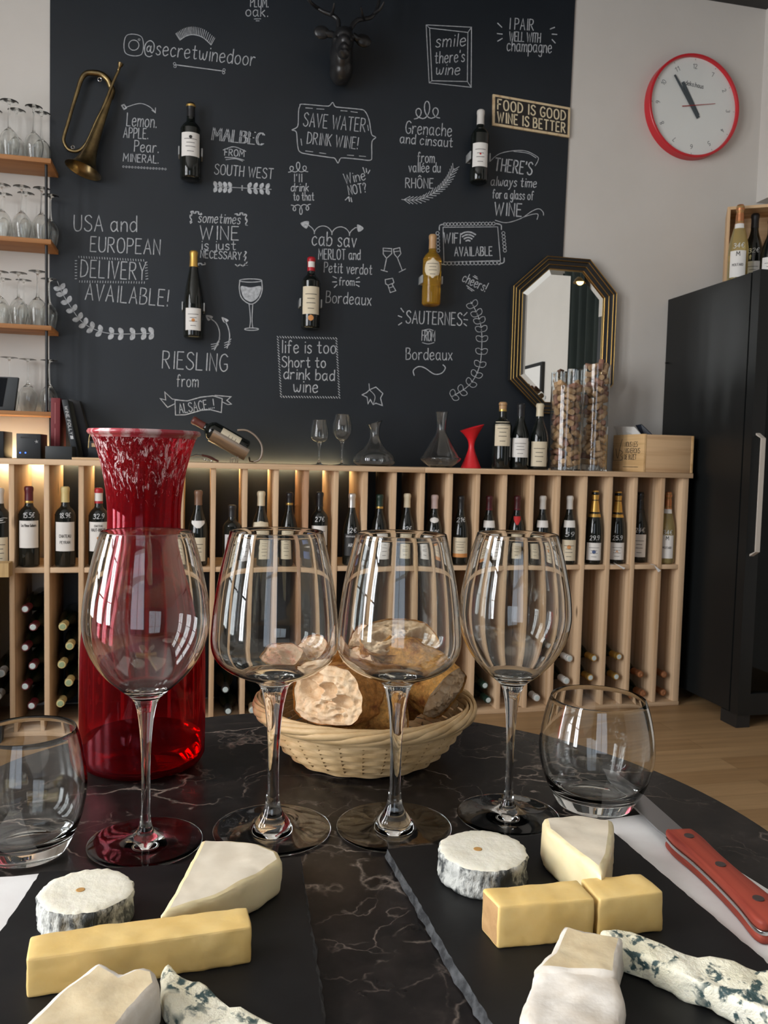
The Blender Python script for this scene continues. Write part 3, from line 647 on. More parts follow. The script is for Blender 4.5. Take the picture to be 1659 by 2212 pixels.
# ------------------------------------------------------------------ the red carafe
def red_glass(name='red_carafe_glass', streak=True):
    m = bpy.data.materials.new(name); m.use_nodes = True; t = NT(m); t.t.nodes.remove(t.p); t.p = None
    out = t.t.nodes['Material Output']
    gl = t.n('ShaderNodeBsdfGlass'); gl.inputs['Color'].default_value = (0.80, 0.29, 0.35, 1); gl.inputs['IOR'].default_value = 1.45; gl.inputs['Roughness'].default_value = 0.02
    tr = t.n('ShaderNodeBsdfTranslucent'); tr.inputs['Color'].default_value = (0.55, 0.016, 0.026, 1)
    df = t.n('ShaderNodeBsdfDiffuse'); df.inputs['Color'].default_value = (0.28, 0.012, 0.020, 1)
    m1 = t.n('ShaderNodeMixShader'); m1.inputs[0].default_value = 0.45; t.l(tr.outputs[0], m1.inputs[1]); t.l(df.outputs[0], m1.inputs[2])
    m2 = t.n('ShaderNodeMixShader'); t.l(gl.outputs[0], m2.inputs[1]); t.l(m1.outputs[0], m2.inputs[2])
    tc = t.n('ShaderNodeTexCoord'); sp = t.n('ShaderNodeSeparateXYZ'); t.l(tc.outputs['Object'], sp.inputs[0])
    # film of dried drink: heavier towards the neck
    film = t.ramp(t.noise(t.coord((1, 1, 0.2)), 30, 5, 0.7), [(0.3, (0.05, 0.05, 0.05)), (0.7, (0.20, 0.20, 0.20))])
    zf = t.ramp(t.math('MULTIPLY', sp.outputs[2], 4.0), [(0.45, (0, 0, 0)), (0.75, (0.20, 0.20, 0.20))]); t.l(t.math('ADD', film, zf), m2.inputs[0])
    if streak:
        zr = t.ramp(t.math('MULTIPLY', sp.outputs[2], 4.0), [(0.85, (0, 0, 0)), (1.03, (1, 1, 1))])
        st = t.noise(t.coord((1, 1, 0.30)), 190, 6, 0.75, 1.6)
        ms = t.ramp(t.math('ADD', st, t.math('MULTIPLY', zr, 0.16)), [(0.70, (0, 0, 0)), (0.72, (0.7, 0.7, 0.7))])
        wh = t.n('ShaderNodeBsdfDiffuse'); wh.inputs['Color'].default_value = (0.70, 0.55, 0.55, 1)
        m3_ = t.n('ShaderNodeMixShader'); t.l(t.math('MULTIPLY', ms, zr), m3_.inputs[0]); t.l(m2.outputs[0], m3_.inputs[1]); t.l(wh.outputs[0], m3_.inputs[2])
        t.l(m3_.outputs[0], out.inputs['Surface'])
    else: t.l(m2.outputs[0], out.inputs['Surface'])
    return m
M_redglass = red_glass()
p = onZ(309, 1649, TZ); HC = height_at(p, 930)-TZ
def cz(py): return height_at(p, py)-TZ
def cr(half, py): return half*mpp(Vector((p.x, p.y, TZ+cz(py))))
CARAFE = thing('carafe', 'tall flared red glass carafe behind the wine glasses', 'carafe', (p.x, p.y, TZ+0.0004))
o_ = [(0, 0.002), (cr(100, 1649), 0.0), (cr(122, 1640), 0.004)]
o_ += refine([(cr(130, 1625), cz(1625)), (cr(131, 1560), cz(1560)), (cr(131, 1480), cz(1480)), (cr(130, 1400), cz(1400)), (cr(124, 1340), cz(1340)), (cr(109, 1280), cz(1280)), (cr(91, 1220), cz(1220)), (cr(79, 1165), cz(1165)), (cr(76.5, 1120), cz(1120)), (cr(79, 1075), cz(1075)), (cr(86, 1025), cz(1025)), (cr(97, 980), cz(980)), (cr(109, 945), cz(945))], 4)
th = 0.0024
inn = [(max(0, r-th), max(z, 0.006)) for r, z in reversed(o_[2:])]+[(cr(100, 1649), 0.005), (0, 0.005)]
k = len(o_)
b = MB(); b.lathe(o_+inn, 96); b.build('body', M_redglass, CARAFE, angle=60, fix=False)
zr = o_[-1][1]; rr = o_[-1][0]
lip = [(rr-th, zr-0.001), (rr, zr-0.001), (rr+0.0008, zr+0.0008), (rr+0.0028, zr+0.0015), (rr+0.0038, zr+0.003), (rr+0.0038, HC-0.002), (rr+0.0028, HC-0.0002), (rr+0.0005, HC), (rr-th*0.6, HC-0.001), (rr-th, zr-0.001)]
M_lip = mottled('scuffed_red_rim', (0.34, 0.03, 0.045), (0.52, 0.36, 0.36), 70, (1, 1, 0.5), rough=0.22, lo=0.45, hi=0.60)
b = MB(); b.lathe(lip, 96); b.build('lip', M_lip, CARAFE, angle=50, label='scuffed whitish red rim')
M_drink = glass_mat('red_drink', (0.92, 0.10, 0.14), 0.0, 1.33)
zl = cz(1588)
b = MB(); b.lathe([(0, 0.0056), (cr(100, 1649)-0.002, 0.0056), (cr(120, 1640)-th-0.0004, 0.0075), (cr(130, 1625)-th-0.0004, cz(1620)), (cr(130.5, 1588)-th-0.0004, zl), (0, zl)], 96); b.build('drink', M_drink, CARAFE, angle=50, fix=False)

# ------------------------------------------------------------------ bread basket
M_wick = mottled('wicker', (0.52, 0.33, 0.145), (0.68, 0.475, 0.25), 45, (1, 1, 2), rough=0.55, bump=0.15, bdist=0.0006)
M_wickd = mat('dark_wicker', (0.42, 0.26, 0.11), 0.6)  # darker wicker tone for the ribs
bc = onZ(786, 1628, TZ)
BASKET = thing('bread_basket', 'round woven wicker basket holding torn bread', 'basket', (bc.x, bc.y, TZ+0.0005))
RB, RM = 0.060, 0.0960
ZRIM = height_at(Vector((bc.x, bc.y, TZ)), 1512)-TZ
def brad(t): return RB+(RM-RB)*(t**0.62)
b = MB(); b.lathe([(0, 0.001), (RB, 0.001), (RB+0.001, 0.004), (0, 0.004)], 64); b.build('basket_base', M_wick, BASKET)
NS = 30; rows = 10
b = MB()
for i in range(rows):
    t = (i+0.6)/rows; z = 0.003+t*(ZRIM-0.008); r0_ = brad(t)
    pts = []
    for k in range(NS*4):
        a = 2*PI*k/(NS*4); pts.append(Vector(((r0_+0.0012*math.cos(NS/2*a+PI*i))*math.cos(a), (r0_+0.0012*math.cos(NS/2*a+PI*i))*math.sin(a), z)))
    b.tube(pts, 0.0009, 6, True, flat=3.3)
b.build('wicker_weave', M_wick, BASKET, angle=80)
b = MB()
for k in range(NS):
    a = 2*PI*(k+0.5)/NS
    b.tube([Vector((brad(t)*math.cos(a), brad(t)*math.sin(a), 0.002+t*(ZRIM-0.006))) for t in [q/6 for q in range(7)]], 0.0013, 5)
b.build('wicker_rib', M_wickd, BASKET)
b = MB()
for s_ in range(7):
    pts = []
    for k in range(120):
        a = 2*PI*k/120; ph = 3*a+2*PI*s_/7
        pts.append(Vector(((RM+0.0005+0.0040*math.cos(ph))*math.cos(a), (RM+0.0005+0.0040*math.cos(ph))*math.sin(a), ZRIM-0.003+0.0042*math.sin(ph))))
    b.tube(pts, 0.0014, 6, True, flat=2.3)
b.build('wicker_rim', M_wick, BASKET, angle=80)

def crust_mat(name, dark, mid, pale):
    m = mat(name, mid, 0.68, spec=0.25); t = NT(m); v = t.coord()
    f = t.noise(v, 42, 8, 0.65, 0.3)
    c = t.ramp(f, [(0.36, dark), (0.47, mid), (0.60, mid), (0.74, pale)])
    g2 = t.ramp(t.noise(v, 260, 4, 0.7), [(0.35, (0.62, 0.62, 0.62)), (0.65, (1.12, 1.12, 1.12))])
    t.l(t.mix(1.0, c, g2, 'MULTIPLY'), t.p.inputs['Base Color'])
    t.bump(t.noise(v, 180, 7, 0.75), 0.9, 0.003); return m
M_crust = crust_mat('bread_crust', (0.34, 0.11, 0.025), (0.68, 0.335, 0.085), (0.80, 0.55, 0.26))
M_crust2 = crust_mat('dark_bread_crust', (0.24, 0.065, 0.016), (0.56, 0.235, 0.055), (0.74, 0.46, 0.20))
M_crumb = mottled('bread_crumb', (0.80, 0.61, 0.41), (0.66, 0.44, 0.25), 110, rough=0.9, bump=0.9, bdist=0.0025, spec=0.1)
def bread(label, face, nrm, L, a, bb, seed, crust=M_crust, roll=0.0):
    """a cut length of baguette: crust round the outside, holed crumb on the cut faces; face = centre of the near cut"""
    rg = random.Random(seed); n = Vector(nrm).normalized()
    z = Vector((0, 0, 1)); u = z.cross(n); u = u.normalized() if u.length > .05 else Vector((1, 0, 0)); v = n.cross(u)
    u, v = u*math.cos(roll)+v*math.sin(roll), v*math.cos(roll)-u*math.sin(roll)
    root = thing('bread_piece', label, 'bread', face-n*L*0.5, group='pieces of bread in the basket')
    def sect(ang, s_):
        ca, sa = math.cos(ang), math.sin(ang)
        ex = 0.82
        x = a*math.copysign(abs(ca)**ex, ca); y = bb*math.copysign(abs(sa)**ex, sa)*(1.0 if sa > 0 else 0.72)
        q = mnoise.noise(Vector((ca*1.3+seed, sa*1.3, s_*40)))*0.10+mnoise.noise(Vector((ca*4+seed, sa*4, s_*120)))*0.05
        return x*(1+q), y*(1+q)
    NA, NL = 96, 36
    vs = []; fs = []
    for j in range(NL+1):
        s_ = -L*j/NL; sh = 1-0.10*(j/NL)**2
        for k in range(NA):
            x, y = sect(2*PI*k/NA, s_); vs.append(n*(s_+L*0.5)+u*x*sh+v*y*sh); w0 = vs[-1]; vs[-1] = w0+(u*x+v*y).normalized()*(0.0013*mnoise.noise(w0*75+Vector((seed, 0, 0)))+0.0009*mnoise.noise(w0*210))*min(1, j/2)
    for j in range(NL):
        for k in range(NA): k2 = (k+1) % NA; fs.append((j*NA+k, (j+1)*NA+k, (j+1)*NA+k2, j*NA+k2))
    b = MB(); b.add(vs, fs); b.build('crust', crust, root, angle=180)
    holes = [(rg.uniform(-.65, .65), rg.uniform(-.55, .6), rg.uniform(.12, .34)) for _ in range(8)]+[(rg.uniform(-.85, .85), rg.uniform(-.75, .75), rg.uniform(.05, .12)) for _ in range(22)]
    for end in (0, 1):
        vs = []; fs = []; NR = 34
        s0 = 0 if end == 0 else -L; sh = 1 if end == 0 else 0.90
        for i in range(NR+1):
            f = i/NR
            for k in range(NA):
                x, y = sect(2*PI*k/NA, s0); d = 0.0
                px_, py_ = x/a*f, y/bb*f
                for hx, hy, hr in holes:
                    q = math.hypot((px_-hx)*1.0, (py_-hy)*1.25)/hr
                    if q < 1: d = max(d, (1-q**3)**0.7*hr*1.05)
                w3 = mnoise.noise(Vector((px_*5+seed*3, py_*6.5, end*3)))
                d = max(d, 0.16*max(0, w3-0.12)+0.10*max(0, mnoise.noise(Vector((px_*12+seed, py_*14, 5)))-0.15))
                d *= min(1, (1-f)*7)
                d = d*a+0.0009*mnoise.noise(Vector((px_*9+seed, py_*9, end)))+0.0005*mnoise.noise(Vector((px_*25+seed, py_*25, end)))+0.002*f**3
                nn = n*(s0+L*0.5-(d if end == 0 else -d))
                vs.append(nn+(u*x+v*y)*f*sh*(0.999))
        for i in range(NR):
            for k in range(NA):
                k2 = (k+1) % NA
                if i == 0: fs.append((k, NA+k, NA+k2))
                else: fs.append((i*NA+k, (i+1)*NA+k, (i+1)*NA+k2, i*NA+k2))
        b = MB(); b.add(vs, fs); b.build('crumb', M_crumb, root, angle=180)
    return root
def bp_(x, y, Y): return onY(x, y, Y)
YBK = bc.y
bread('cut bread with big holes facing out over the basket rim', bp_(704, 1512, YBK-0.058), (-0.74, -0.64, 0.14), 0.064, 0.0385, 0.0285, 3, M_crust2, 0.10)
bread('browned bread piece lying behind the holed one', bp_(752, 1468, YBK-0.006), (-0.88, -0.25, 0.36), 0.066, 0.036, 0.028, 8, M_crust2)
bread('torn golden bread chunk at the basket edge towards the tumbler', bp_(958, 1508, YBK-0.026), (0.62, -0.62, -0.46), 0.066, 0.038, 0.031, 13, M_crust, -0.45)
bread('open crumb slice resting on top of the pile', bp_(866, 1384, YBK-0.014), (0.08, -0.70, 0.71), 0.028, 0.040, 0.024, 21, M_crust, 0.0)
bread('bread heel with crust up at the back of the pile', bp_(768, 1392, YBK+0.034), (-0.80, -0.30, 0.45), 0.045, 0.026, 0.020, 27, M_crust2)
bread('crusty bread piece behind, between the two round-bowled glasses', bp_(676, 1408, YBK+0.036), (-0.65, -0.25, 0.70), 0.045, 0.028, 0.020, 31, M_crust)
bread('thin bread slice nearest the red carafe', bp_(606, 1424, YBK+0.022), (-0.55, -0.45, 0.70), 0.020, 0.026, 0.017, 35, M_crust)
bread('bread piece low down at the middle of the rim', bp_(862, 1520, YBK-0.050), (0.80, -0.30, 0.50), 0.055, 0.030, 0.024, 41, M_crust, 0.2)

# ------------------------------------------------------------------ slates, napkins
M_slate = mottled('slate', (0.0055, 0.0055, 0.006), (0.010, 0.010, 0.0105), 30, rough=0.5, bump=0.15, bdist=0.001, spec=0.26)
M_slate_edge = mottled('split_slate_edge_lit', (0.018, 0.019, 0.021), (0.075, 0.078, 0.082), 120, rough=0.8, bump=0.8, bdist=0.002, lo=0.4, hi=0.62)  # lighter grey stands in for the light the broken edge catches
ZS = TZ+0.0072
def slate(label, corners, seed):
    rg = random.Random(seed); top = []; bot = []
    C = [onZ(x, y, ZS) for x, y in corners]; cen = sum(C, Vector())/len(C)
    for i in range(len(C)):
        p, q = C[i], C[(i+1) % len(C)]; n = max(6, int((q-p).length/0.004))
        for k in range(n):
            t = k/n; w_ = p.lerp(q, t); o_ = (w_-cen).normalized()
            j = 0.0009*mnoise.noise(w_*170+Vector((seed, 0, 0)))+rg.uniform(-.0004, .0004); j2 = 0.0022+0.0012*mnoise.noise(w_*120+Vector((0, seed, 0)))
            top.append(w_+o_*j); bot.append(Vector((w_.x, w_.y, TZ+0.0012))+o_*(j+j2))
    root = thing('slate_board', label, 'slate board', (cen.x, cen.y, TZ+0.0012), group='slate cheese boards')
    b = MB(); n = len(top); b.add(top+bot, [tuple(range(n)), tuple(range(2*n-1, n-1, -1))]); b.build('slate_face', M_slate, root, smooth=False, world=True)
    mid = [t.lerp(q, .5)+Vector((rg.uniform(-.0007, .0007), rg.uniform(-.0007, .0007), rg.uniform(-.0006, .0006))) for t, q in zip(top, bot)]
    b = MB(); b.add(top+mid+bot, [(i, (i+1) % n, n+(i+1) % n, n+i) for i in range(n)]+[(n+i, n+(i+1) % n, 2*n+(i+1) % n, 2*n+i) for i in range(n)]); b.build('chipped_edge', M_slate_edge, root, smooth=False, world=True)
slate('black slate board under the long uncut cheese bar, by the red carafe', [(87, 1884), (648, 1852), (700, 2212), (725, 2400), (-220, 2400), (-10, 2030)], 5)
slate('black slate board beside the knife, under the cheese bar cut in two', [(836, 1833), (1316, 1789), (1659, 2080), (1830, 2230), (1900, 2400), (1190, 2400), (1062, 2212)], 9)
M_napkin = mottled('white_napkin', (0.80, 0.78, 0.76), (0.74, 0.71, 0.69), 25, rough=0.9, bump=0.2, bdist=0.001)
def napkin(label, corners):
    C = [onZ(x, y, TZ+0.001) for x, y in corners]
    root = MB(); root.prism(C, [p-Vector((0, 0, 0.0008)) for p in C]); o = root.build('napkin', M_napkin, None, smooth=False); tag(o, label, 'napkin', 'white paper napkins')
napkin('white paper napkin under the red-handled knife', [(1300, 1772), (1398, 1757), (1800, 2010), (1800, 2260), (1320, 1810)])
napkin('white paper napkin tucked under the slate by the red carafe', [(-120, 1900), (30, 1893), (96, 1886), (-60, 2130), (-260, 2130)])

# ------------------------------------------------------------------ cheeses
M_goat = mottled('goat_cheese', (0.84, 0.80, 0.68), (0.77, 0.72, 0.58), 60, rough=0.75, bump=0.6, bdist=0.002, sss=0.12)
M_ash = mottled('ashed_rind', (0.56, 0.56, 0.52), (0.055, 0.06, 0.06), 110, (1, 1, 0.55), rough=0.85, bump=1.0, bdist=0.004, lo=0.45, hi=0.57)
M_comte = mottled('firm_yellow_cheese', (0.82, 0.59, 0.24), (0.77, 0.52, 0.18), 40, rough=0.45, bump=0.3, bdist=0.0012, sss=0.15, spec=0.4)
M_comte_rind = mottled('brown_cheese_rind', (0.50, 0.30, 0.13), (0.36, 0.20, 0.08), 60, rough=0.8, bump=0.4)
M_paste = mottled('soft_cheese_paste', (0.84, 0.73, 0.46), (0.80, 0.66, 0.38), 30, rough=0.4, sss=0.2)
M_bloom = mottled('bloomy_rind', (0.74, 0.66, 0.53), (0.68, 0.59, 0.46), 50, rough=0.85, bump=0.25, bdist=0.001)
M_bloom_w = mottled('white_bloomy_rind', (0.84, 0.79, 0.72), (0.66, 0.58, 0.48), 40, rough=0.85, bump=0.5, bdist=0.002)
M_cam = mottled('creamy_cut_face', (0.76, 0.64, 0.43), (0.66, 0.52, 0.32), 50, rough=0.55, bump=0.4, bdist=0.0015, sss=0.15)
def blue_mat():
    m = mat('blue_veined_cheese', (0.84, 0.80, 0.62), 0.6); t = NT(m); v = t.coord()
    f = t.ramp(t.noise(v, 125, 5, 0.6, 0.4), [(0.52, (0, 0, 0)), (0.58, (1, 1, 1))]); f2 = t.ramp(t.noise(v, 40, 3), [(0.42, (0, 0, 0)), (0.52, (1, 1, 1))])
    pale = t.ramp(t.noise(v, 30, 4), [(0.3, (0.82, 0.76, 0.55)), (0.7, (0.88, 0.85, 0.72))])
    t.l(t.mix(t.mix(1, f, f2, 'MULTIPLY'), pale, (0.045, 0.085, 0.085)), t.p.inputs['Base Color'])
    t.bump(t.noise(v, 140, 5, 0.7), 0.8, 0.0022); t.p.inputs['Subsurface Weight'].default_value = 0.12; t.p.inputs['Subsurface Radius'].default_value = (0.004, 0.003, 0.002)
    return m
M_blue = blue_mat()
def cheese_block(name, label, cat, top, zt, zb, mats, side_of, top_of, group, cuts=7, amp=0.0006, freq=90, bevel=0.0016, seed=1, spread=0.0, parts=None):
    """solid cut from an outline: mats = {part: material}; side_of(i) and top_of name the part that a face belongs to"""
    T = [q if isinstance(q, Vector) else onZ(q[0], q[1], zt) for q in top]; cen = sum(T, Vector())/len(T)
    B = []
    for q in T:
        o_ = (q-cen); o_.z = 0; B.append(Vector((q.x, q.y, zb))+o_*spread)
    n = len(T); names = list(mats)
    bm = bmesh.new(); vt = [bm.verts.new(q) for q in T]; vb = [bm.verts.new(q) for q in B]
    f = bm.faces.new(vt); f.material_index = names.index(top_of); f2 = bm.faces.new(vb[::-1]); f2.material_index = 0
    for i in range(n):
        s_ = bm.faces.new((vt[i], vb[i], vb[(i+1) % n], vt[(i+1) % n])); s_.material_index = names.index(side_of(i))
    bmesh.ops.recalc_face_normals(bm, faces=bm.faces)
    if bevel: bmesh.ops.bevel(bm, geom=[e for e in bm.edges if e.calc_face_angle(0) > .4], offset=bevel, segments=2, affect='EDGES', profile=.5)
    bmesh.ops.triangulate(bm, faces=[q for q in bm.faces if len(q.verts) > 4])
    for _ in range(5):
        es = [e for e in bm.edges if e.calc_length() > 0.006]
        if not es: break
        bmesh.ops.subdivide_edges(bm, edges=es, cuts=1, use_grid_fill=False)
        bmesh.ops.triangulate(bm, faces=[q for q in bm.faces if len(q.verts) > 3])
    bmesh.ops.recalc_face_normals(bm, faces=bm.faces); bm.normal_update()
    for v in bm.verts:
        d = amp*(mnoise.noise(v.co*freq+Vector((seed, 0, 0)))+0.5*mnoise.noise(v.co*freq*2.7+Vector((0, seed, 0))))
        v.co += v.normal*d
        if v.co.z < zb+0.0002: v.co.z = zb
    root = thing(name, label, cat, (cen.x, cen.y, zb), group=group)
    for mi, pn in enumerate(names):
        b = MB(); mp = {}
        for fc in bm.faces:
            if fc.material_index != mi: continue
            ids = []
            for v in fc.verts:
                if v.index not in mp or True:
                    key = v
                    if key not in mp: mp[key] = len(b.v); b.v.append(tuple(v.co))
                    ids.append(mp[key])
            b.f.append(tuple(ids)); b.m.append(0)
        if b.f: b.build(pn, mats[pn], root, angle=55, world=True, fix=False)
    bm.free(); return root
def ztop(bpx, tpy, zb=ZS): q = onZ(bpx[0], bpx[1], zb); return height_at(q, tpy)
CG = 'cheeses on the slates'
def goat(label, ctr, rpx, hgt, seed):
    q = onZ(ctr[0], ctr[1], ZS+hgt); R = rpx*mpp(q)
    root = thing('goat_cheese', label, 'cheese', (q.x, q.y, ZS), group='goat cheese rounds')
    def wob(r, z, a): 
        return r*(1+0.05*mnoise.noise(Vector((math.cos(a)*1.5+seed, math.sin(a)*1.5, 0)))+0.055*mnoise.noise(Vector((math.cos(a)*6, math.sin(a)*6, z*160+seed)))+0.02*mnoise.noise(Vector((math.cos(a)*13, math.sin(a)*13, z*500))))
    b = MB(); b.lathe([(R*.55, 0.0002), (R*.97, 0.0002)]+[(R*(1+0.015*math.sin(i)), hgt*i/9) for i in range(1, 9)]+[(R*.985, hgt*.97)], 110, None, 0, 2*PI, wob); b.build('ash_rind', M_ash, root, angle=180)
    def wob2(r, z, a): return wob(r, hgt*.97, a)
    b = MB(); b.lathe([(R*.985, hgt*.97), (R*.95, hgt*1.0), (R*.8, hgt*1.02), (R*.5, hgt*1.0), (R*.2, hgt*1.01), (0, hgt*1.01)], 110, None, 0, 2*PI, wob2); b.build('paste', M_goat, root, angle=180)
    b = MB(); M_ = Matrix.Translation((-R*.12, R*.0, hgt*1.0)); b.lathe([(0, 0.0005), (R*.085, 0.0005), (R*.10, 0.0003)], 16, M_); b.build('straw_hole', mat('straw_hole', (0.50, 0.27, 0.08), 0.8), root, smooth=False)
goat('ash-rinded goat cheese round on the slate by the red carafe', (186, 1922), 96, 0.0175, 2.0)
goat('ash-rinded goat cheese round on the slate by the knife', (1043, 1834), 95, 0.0185, 6.0)
# firm yellow bars
zt = ztop((46, 2159), 2072)
cheese_block('cheese_bar', 'long uncut yellow cheese bar with a rind at its end', 'cheese', [(56, 2072), (544, 2001), (535, 1957), (215, 1997), (120, 2012), (64, 2021)], zt, ZS, {'paste': M_comte, 'rind': M_comte_rind}, lambda i: 'rind' if i in (5, 1) else 'paste', 'paste', CG, amp=0.0006, bevel=0.0013, seed=3)
zt2 = ztop((1076, 2052), 1959)
cheese_block('cheese_bar', 'larger half of the cut yellow cheese bar, with brown rind', 'cheese', [(1078, 1958), (1286, 1941), (1246, 1899), (1042, 1919)], zt2, ZS, {'paste': M_comte, 'rind': M_comte_rind}, lambda i: 'rind' if i == 3 else 'paste', 'paste', CG, amp=0.0006, bevel=0.0013, seed=5)
cheese_block('cheese_bar', 'smaller half of the cut yellow cheese bar, nearer the knife', 'cheese', [(1295, 1943), (1435, 1925), (1385, 1886), (1254, 1898)], zt2-0.0006, ZS, {'paste': M_comte, 'rind': M_comte_rind}, lambda i: 'rind' if i == 1 else 'paste', 'paste', CG, amp=0.0006, bevel=0.0013, seed=7)
# soft wedges with a pale rind
ztw = ztop((603, 1930), 1855)
cheese_block('soft_cheese_wedge', 'soft pale-rinded cheese wedge behind the long uncut bar', 'cheese', [(347, 1974), (395, 1890), (436, 1812), (500, 1812), (560, 1821), (600, 1836), (609, 1858), (560, 1890), (470, 1935)], ztw, ZS, {'paste': M_paste, 'rind': M_bloom}, lambda i: 'rind' if i in (2, 3, 4, 5) else 'paste', 'rind', CG, amp=0.0011, freq=55, bevel=0.003, seed=11)
ztw2 = ztop((1318, 1890), 1800)
cheese_block('soft_cheese_wedge', 'soft pale-rinded cheese wedge beside the knife, behind the cut bar', 'cheese', [(1300, 1888), (1240, 1838), (1178, 1790), (1172, 1764), (1240, 1758), (1325, 1768), (1326, 1800), (1320, 1845)], ztw2, ZS, {'paste': M_paste, 'rind': M_bloom}, lambda i: 'rind' if i in (3, 4) else 'paste', 'rind', CG, amp=0.0013, freq=55, bevel=0.0035, seed=13, spread=0.03)
# camembert-like pieces
zc1 = ztop((330, 2200), 2100)
cheese_block('camembert_piece', 'creamy camembert piece in front of the long uncut bar', 'cheese', [(214, 2068), (262, 2098), (300, 2086), (338, 2092), (348, 2120), (290, 2180), (230, 2260), (120, 2300), (20, 2290), (30, 2225), (110, 2150)], zc1, ZS, {'rind': M_bloom_w, 'paste': M_cam}, lambda i: 'rind', 'paste', CG, amp=0.0016, freq=60, bevel=0.0035, seed=17)
zc2 = ztop((1340, 2160), 2075)
cheese_block('camembert_piece', 'creamy camembert piece in front of the cut bar', 'cheese', [(1220, 1994), (1262, 2012), (1349, 2022), (1338, 2060), (1334, 2105), (1150, 2090), (1192, 2055), (1206, 2025)], zc2, ZS, {'rind': M_bloom_w, 'paste': M_cam}, lambda i: 'rind', 'paste', CG, amp=0.0013, freq=60, bevel=0.0025, seed=19)
q0 = [onZ(x, y, zc2-0.001) for x, y in ((1150, 2088), (1334, 2103))]+[onZ(x, y, ZS+0.012) for x, y in ((1350, 2250), (1122, 2250))]
b_ = cheese_block('camembert_piece', 'camembert corner with wrinkled white rind at the very front', 'cheese', [(1152, 2086), (1240, 2082), (1334, 2100), (1348, 2150), (1342, 2290), (1112, 2290), (1128, 2170)], zc2-0.002, ZS, {'rind': M_bloom_w, 'paste': M_cam}, lambda i: 'rind', 'rind', CG, amp=0.0022, freq=55, bevel=0.004, seed=23)
# blue-veined pieces
zb1 = ztop((345, 2130), 2085)
cheese_block('blue_cheese_piece', 'crumbly blue-veined cheese beside the camembert, by the uncut bar', 'cheese', [(364, 2078), (378, 2102), (432, 2118), (482, 2156), (560, 2190), (640, 2240), (610, 2330), (480, 2300), (400, 2230), (352, 2140), (345, 2105)], zb1, ZS, {'paste': M_blue}, lambda i: 'paste', 'paste', CG, amp=0.0026, freq=75, bevel=0.002, seed=29)
zb2 = ztop((1345, 2085), 2030)
cheese_block('blue_cheese_piece', 'crumbly blue-veined cheese slab in front of the cut bar', 'cheese', [(1293, 2004), (1357, 2011), (1408, 2028), (1508, 2062), (1612, 2086), (1720, 2115), (1720, 2210), (1580, 2150), (1470, 2100), (1400, 2068), (1335, 2042)], zb2, ZS, {'paste': M_blue}, lambda i: 'paste', 'paste', CG, amp=0.0024, freq=75, bevel=0.002, seed=31)
# crumbs of red glass-like light under the foot are left to the light itself

# ------------------------------------------------------------------ the knife
M_handle = wood('red_pakka_wood', (0.34, 0.058, 0.034), (0.19, 0.026, 0.018), 'x', fine=160, knots=False)
zk = TZ+0.0012
a0, a1 = onZ(1468, 1794, zk+0.012), onZ(1670, 1978, zk+0.012)
dx = (a1-a0); dx.z = 0; Lh = 0.118; dx.normalize(); dyv = Vector((-dx.y, dx.x, 0))
KN = thing('knife', 'kitchen knife with a riveted red wooden handle on the napkin', 'knife', (a0.x, a0.y, zk), (0, 0, math.atan2(dx.y, dx.x)))
ctrl = [(0.0, .0078, .0105), (.04, .0092, .0112), (.14, .0098, .0118), (.32, .0086, .0100), (.55, .0090, .0098), (.78, .0108, .0112), (.93, .0122, .0135), (.985, .0105, .0125), (1.0, .0085, .0100)]
cu = smooth_path([Vector((x*Lh, y, w)) for x, y, w in ctrl], 4)
outl = [(q.x, q.y) for q in cu]+[(q.x, -q.z) for q in reversed(cu)]
def slab(name, z0, z1, m, inset=0.0, bev=0.002):
    b = MB(); b.prism([Vector((x, y*(1-inset), z1)) for x, y in outl], [Vector((x, y*(1-inset), z0)) for x, y in outl]); return b.build(name, m, KN, angle=50, bevel=bev)
slab('handle_scale', 0.0, 0.0058, M_handle); slab('tang', 0.0056, 0.0080, M_steel, 0.0, 0.0003); slab('handle_scale', 0.0078, 0.0140, M_handle)
for fx in (.11, .45, .80):
    b = MB(); b.lathe([(0, 0.0), (0.0033, 0.0), (0.0033, 0.0146), (0, 0.0146)], 20, Matrix.Translation((fx*Lh, 0.0, 0))); b.build('rivet', mat('dull_steel_rivet', (0.10, 0.075, 0.07), 0.45, metal=0.6), KN, angle=30)
bl = [(0.002, 0.0075), (-0.012, 0.0085), (-0.07, 0.0080), (-0.115, 0.002), (-0.122, -0.0055), (-0.10, -0.0095), (-0.012, -0.0100), (-0.006, -0.0090), (0.002, -0.0085)]
b = MB(); b.prism([Vector((x, y, 0.0076)) for x, y in bl], [Vector((x, y, 0.0060)) for x, y in bl]); b.build('blade', mat('brushed_steel_blade', (0.42, 0.43, 0.45), 0.28, metal=1.0), KN, smooth=False)
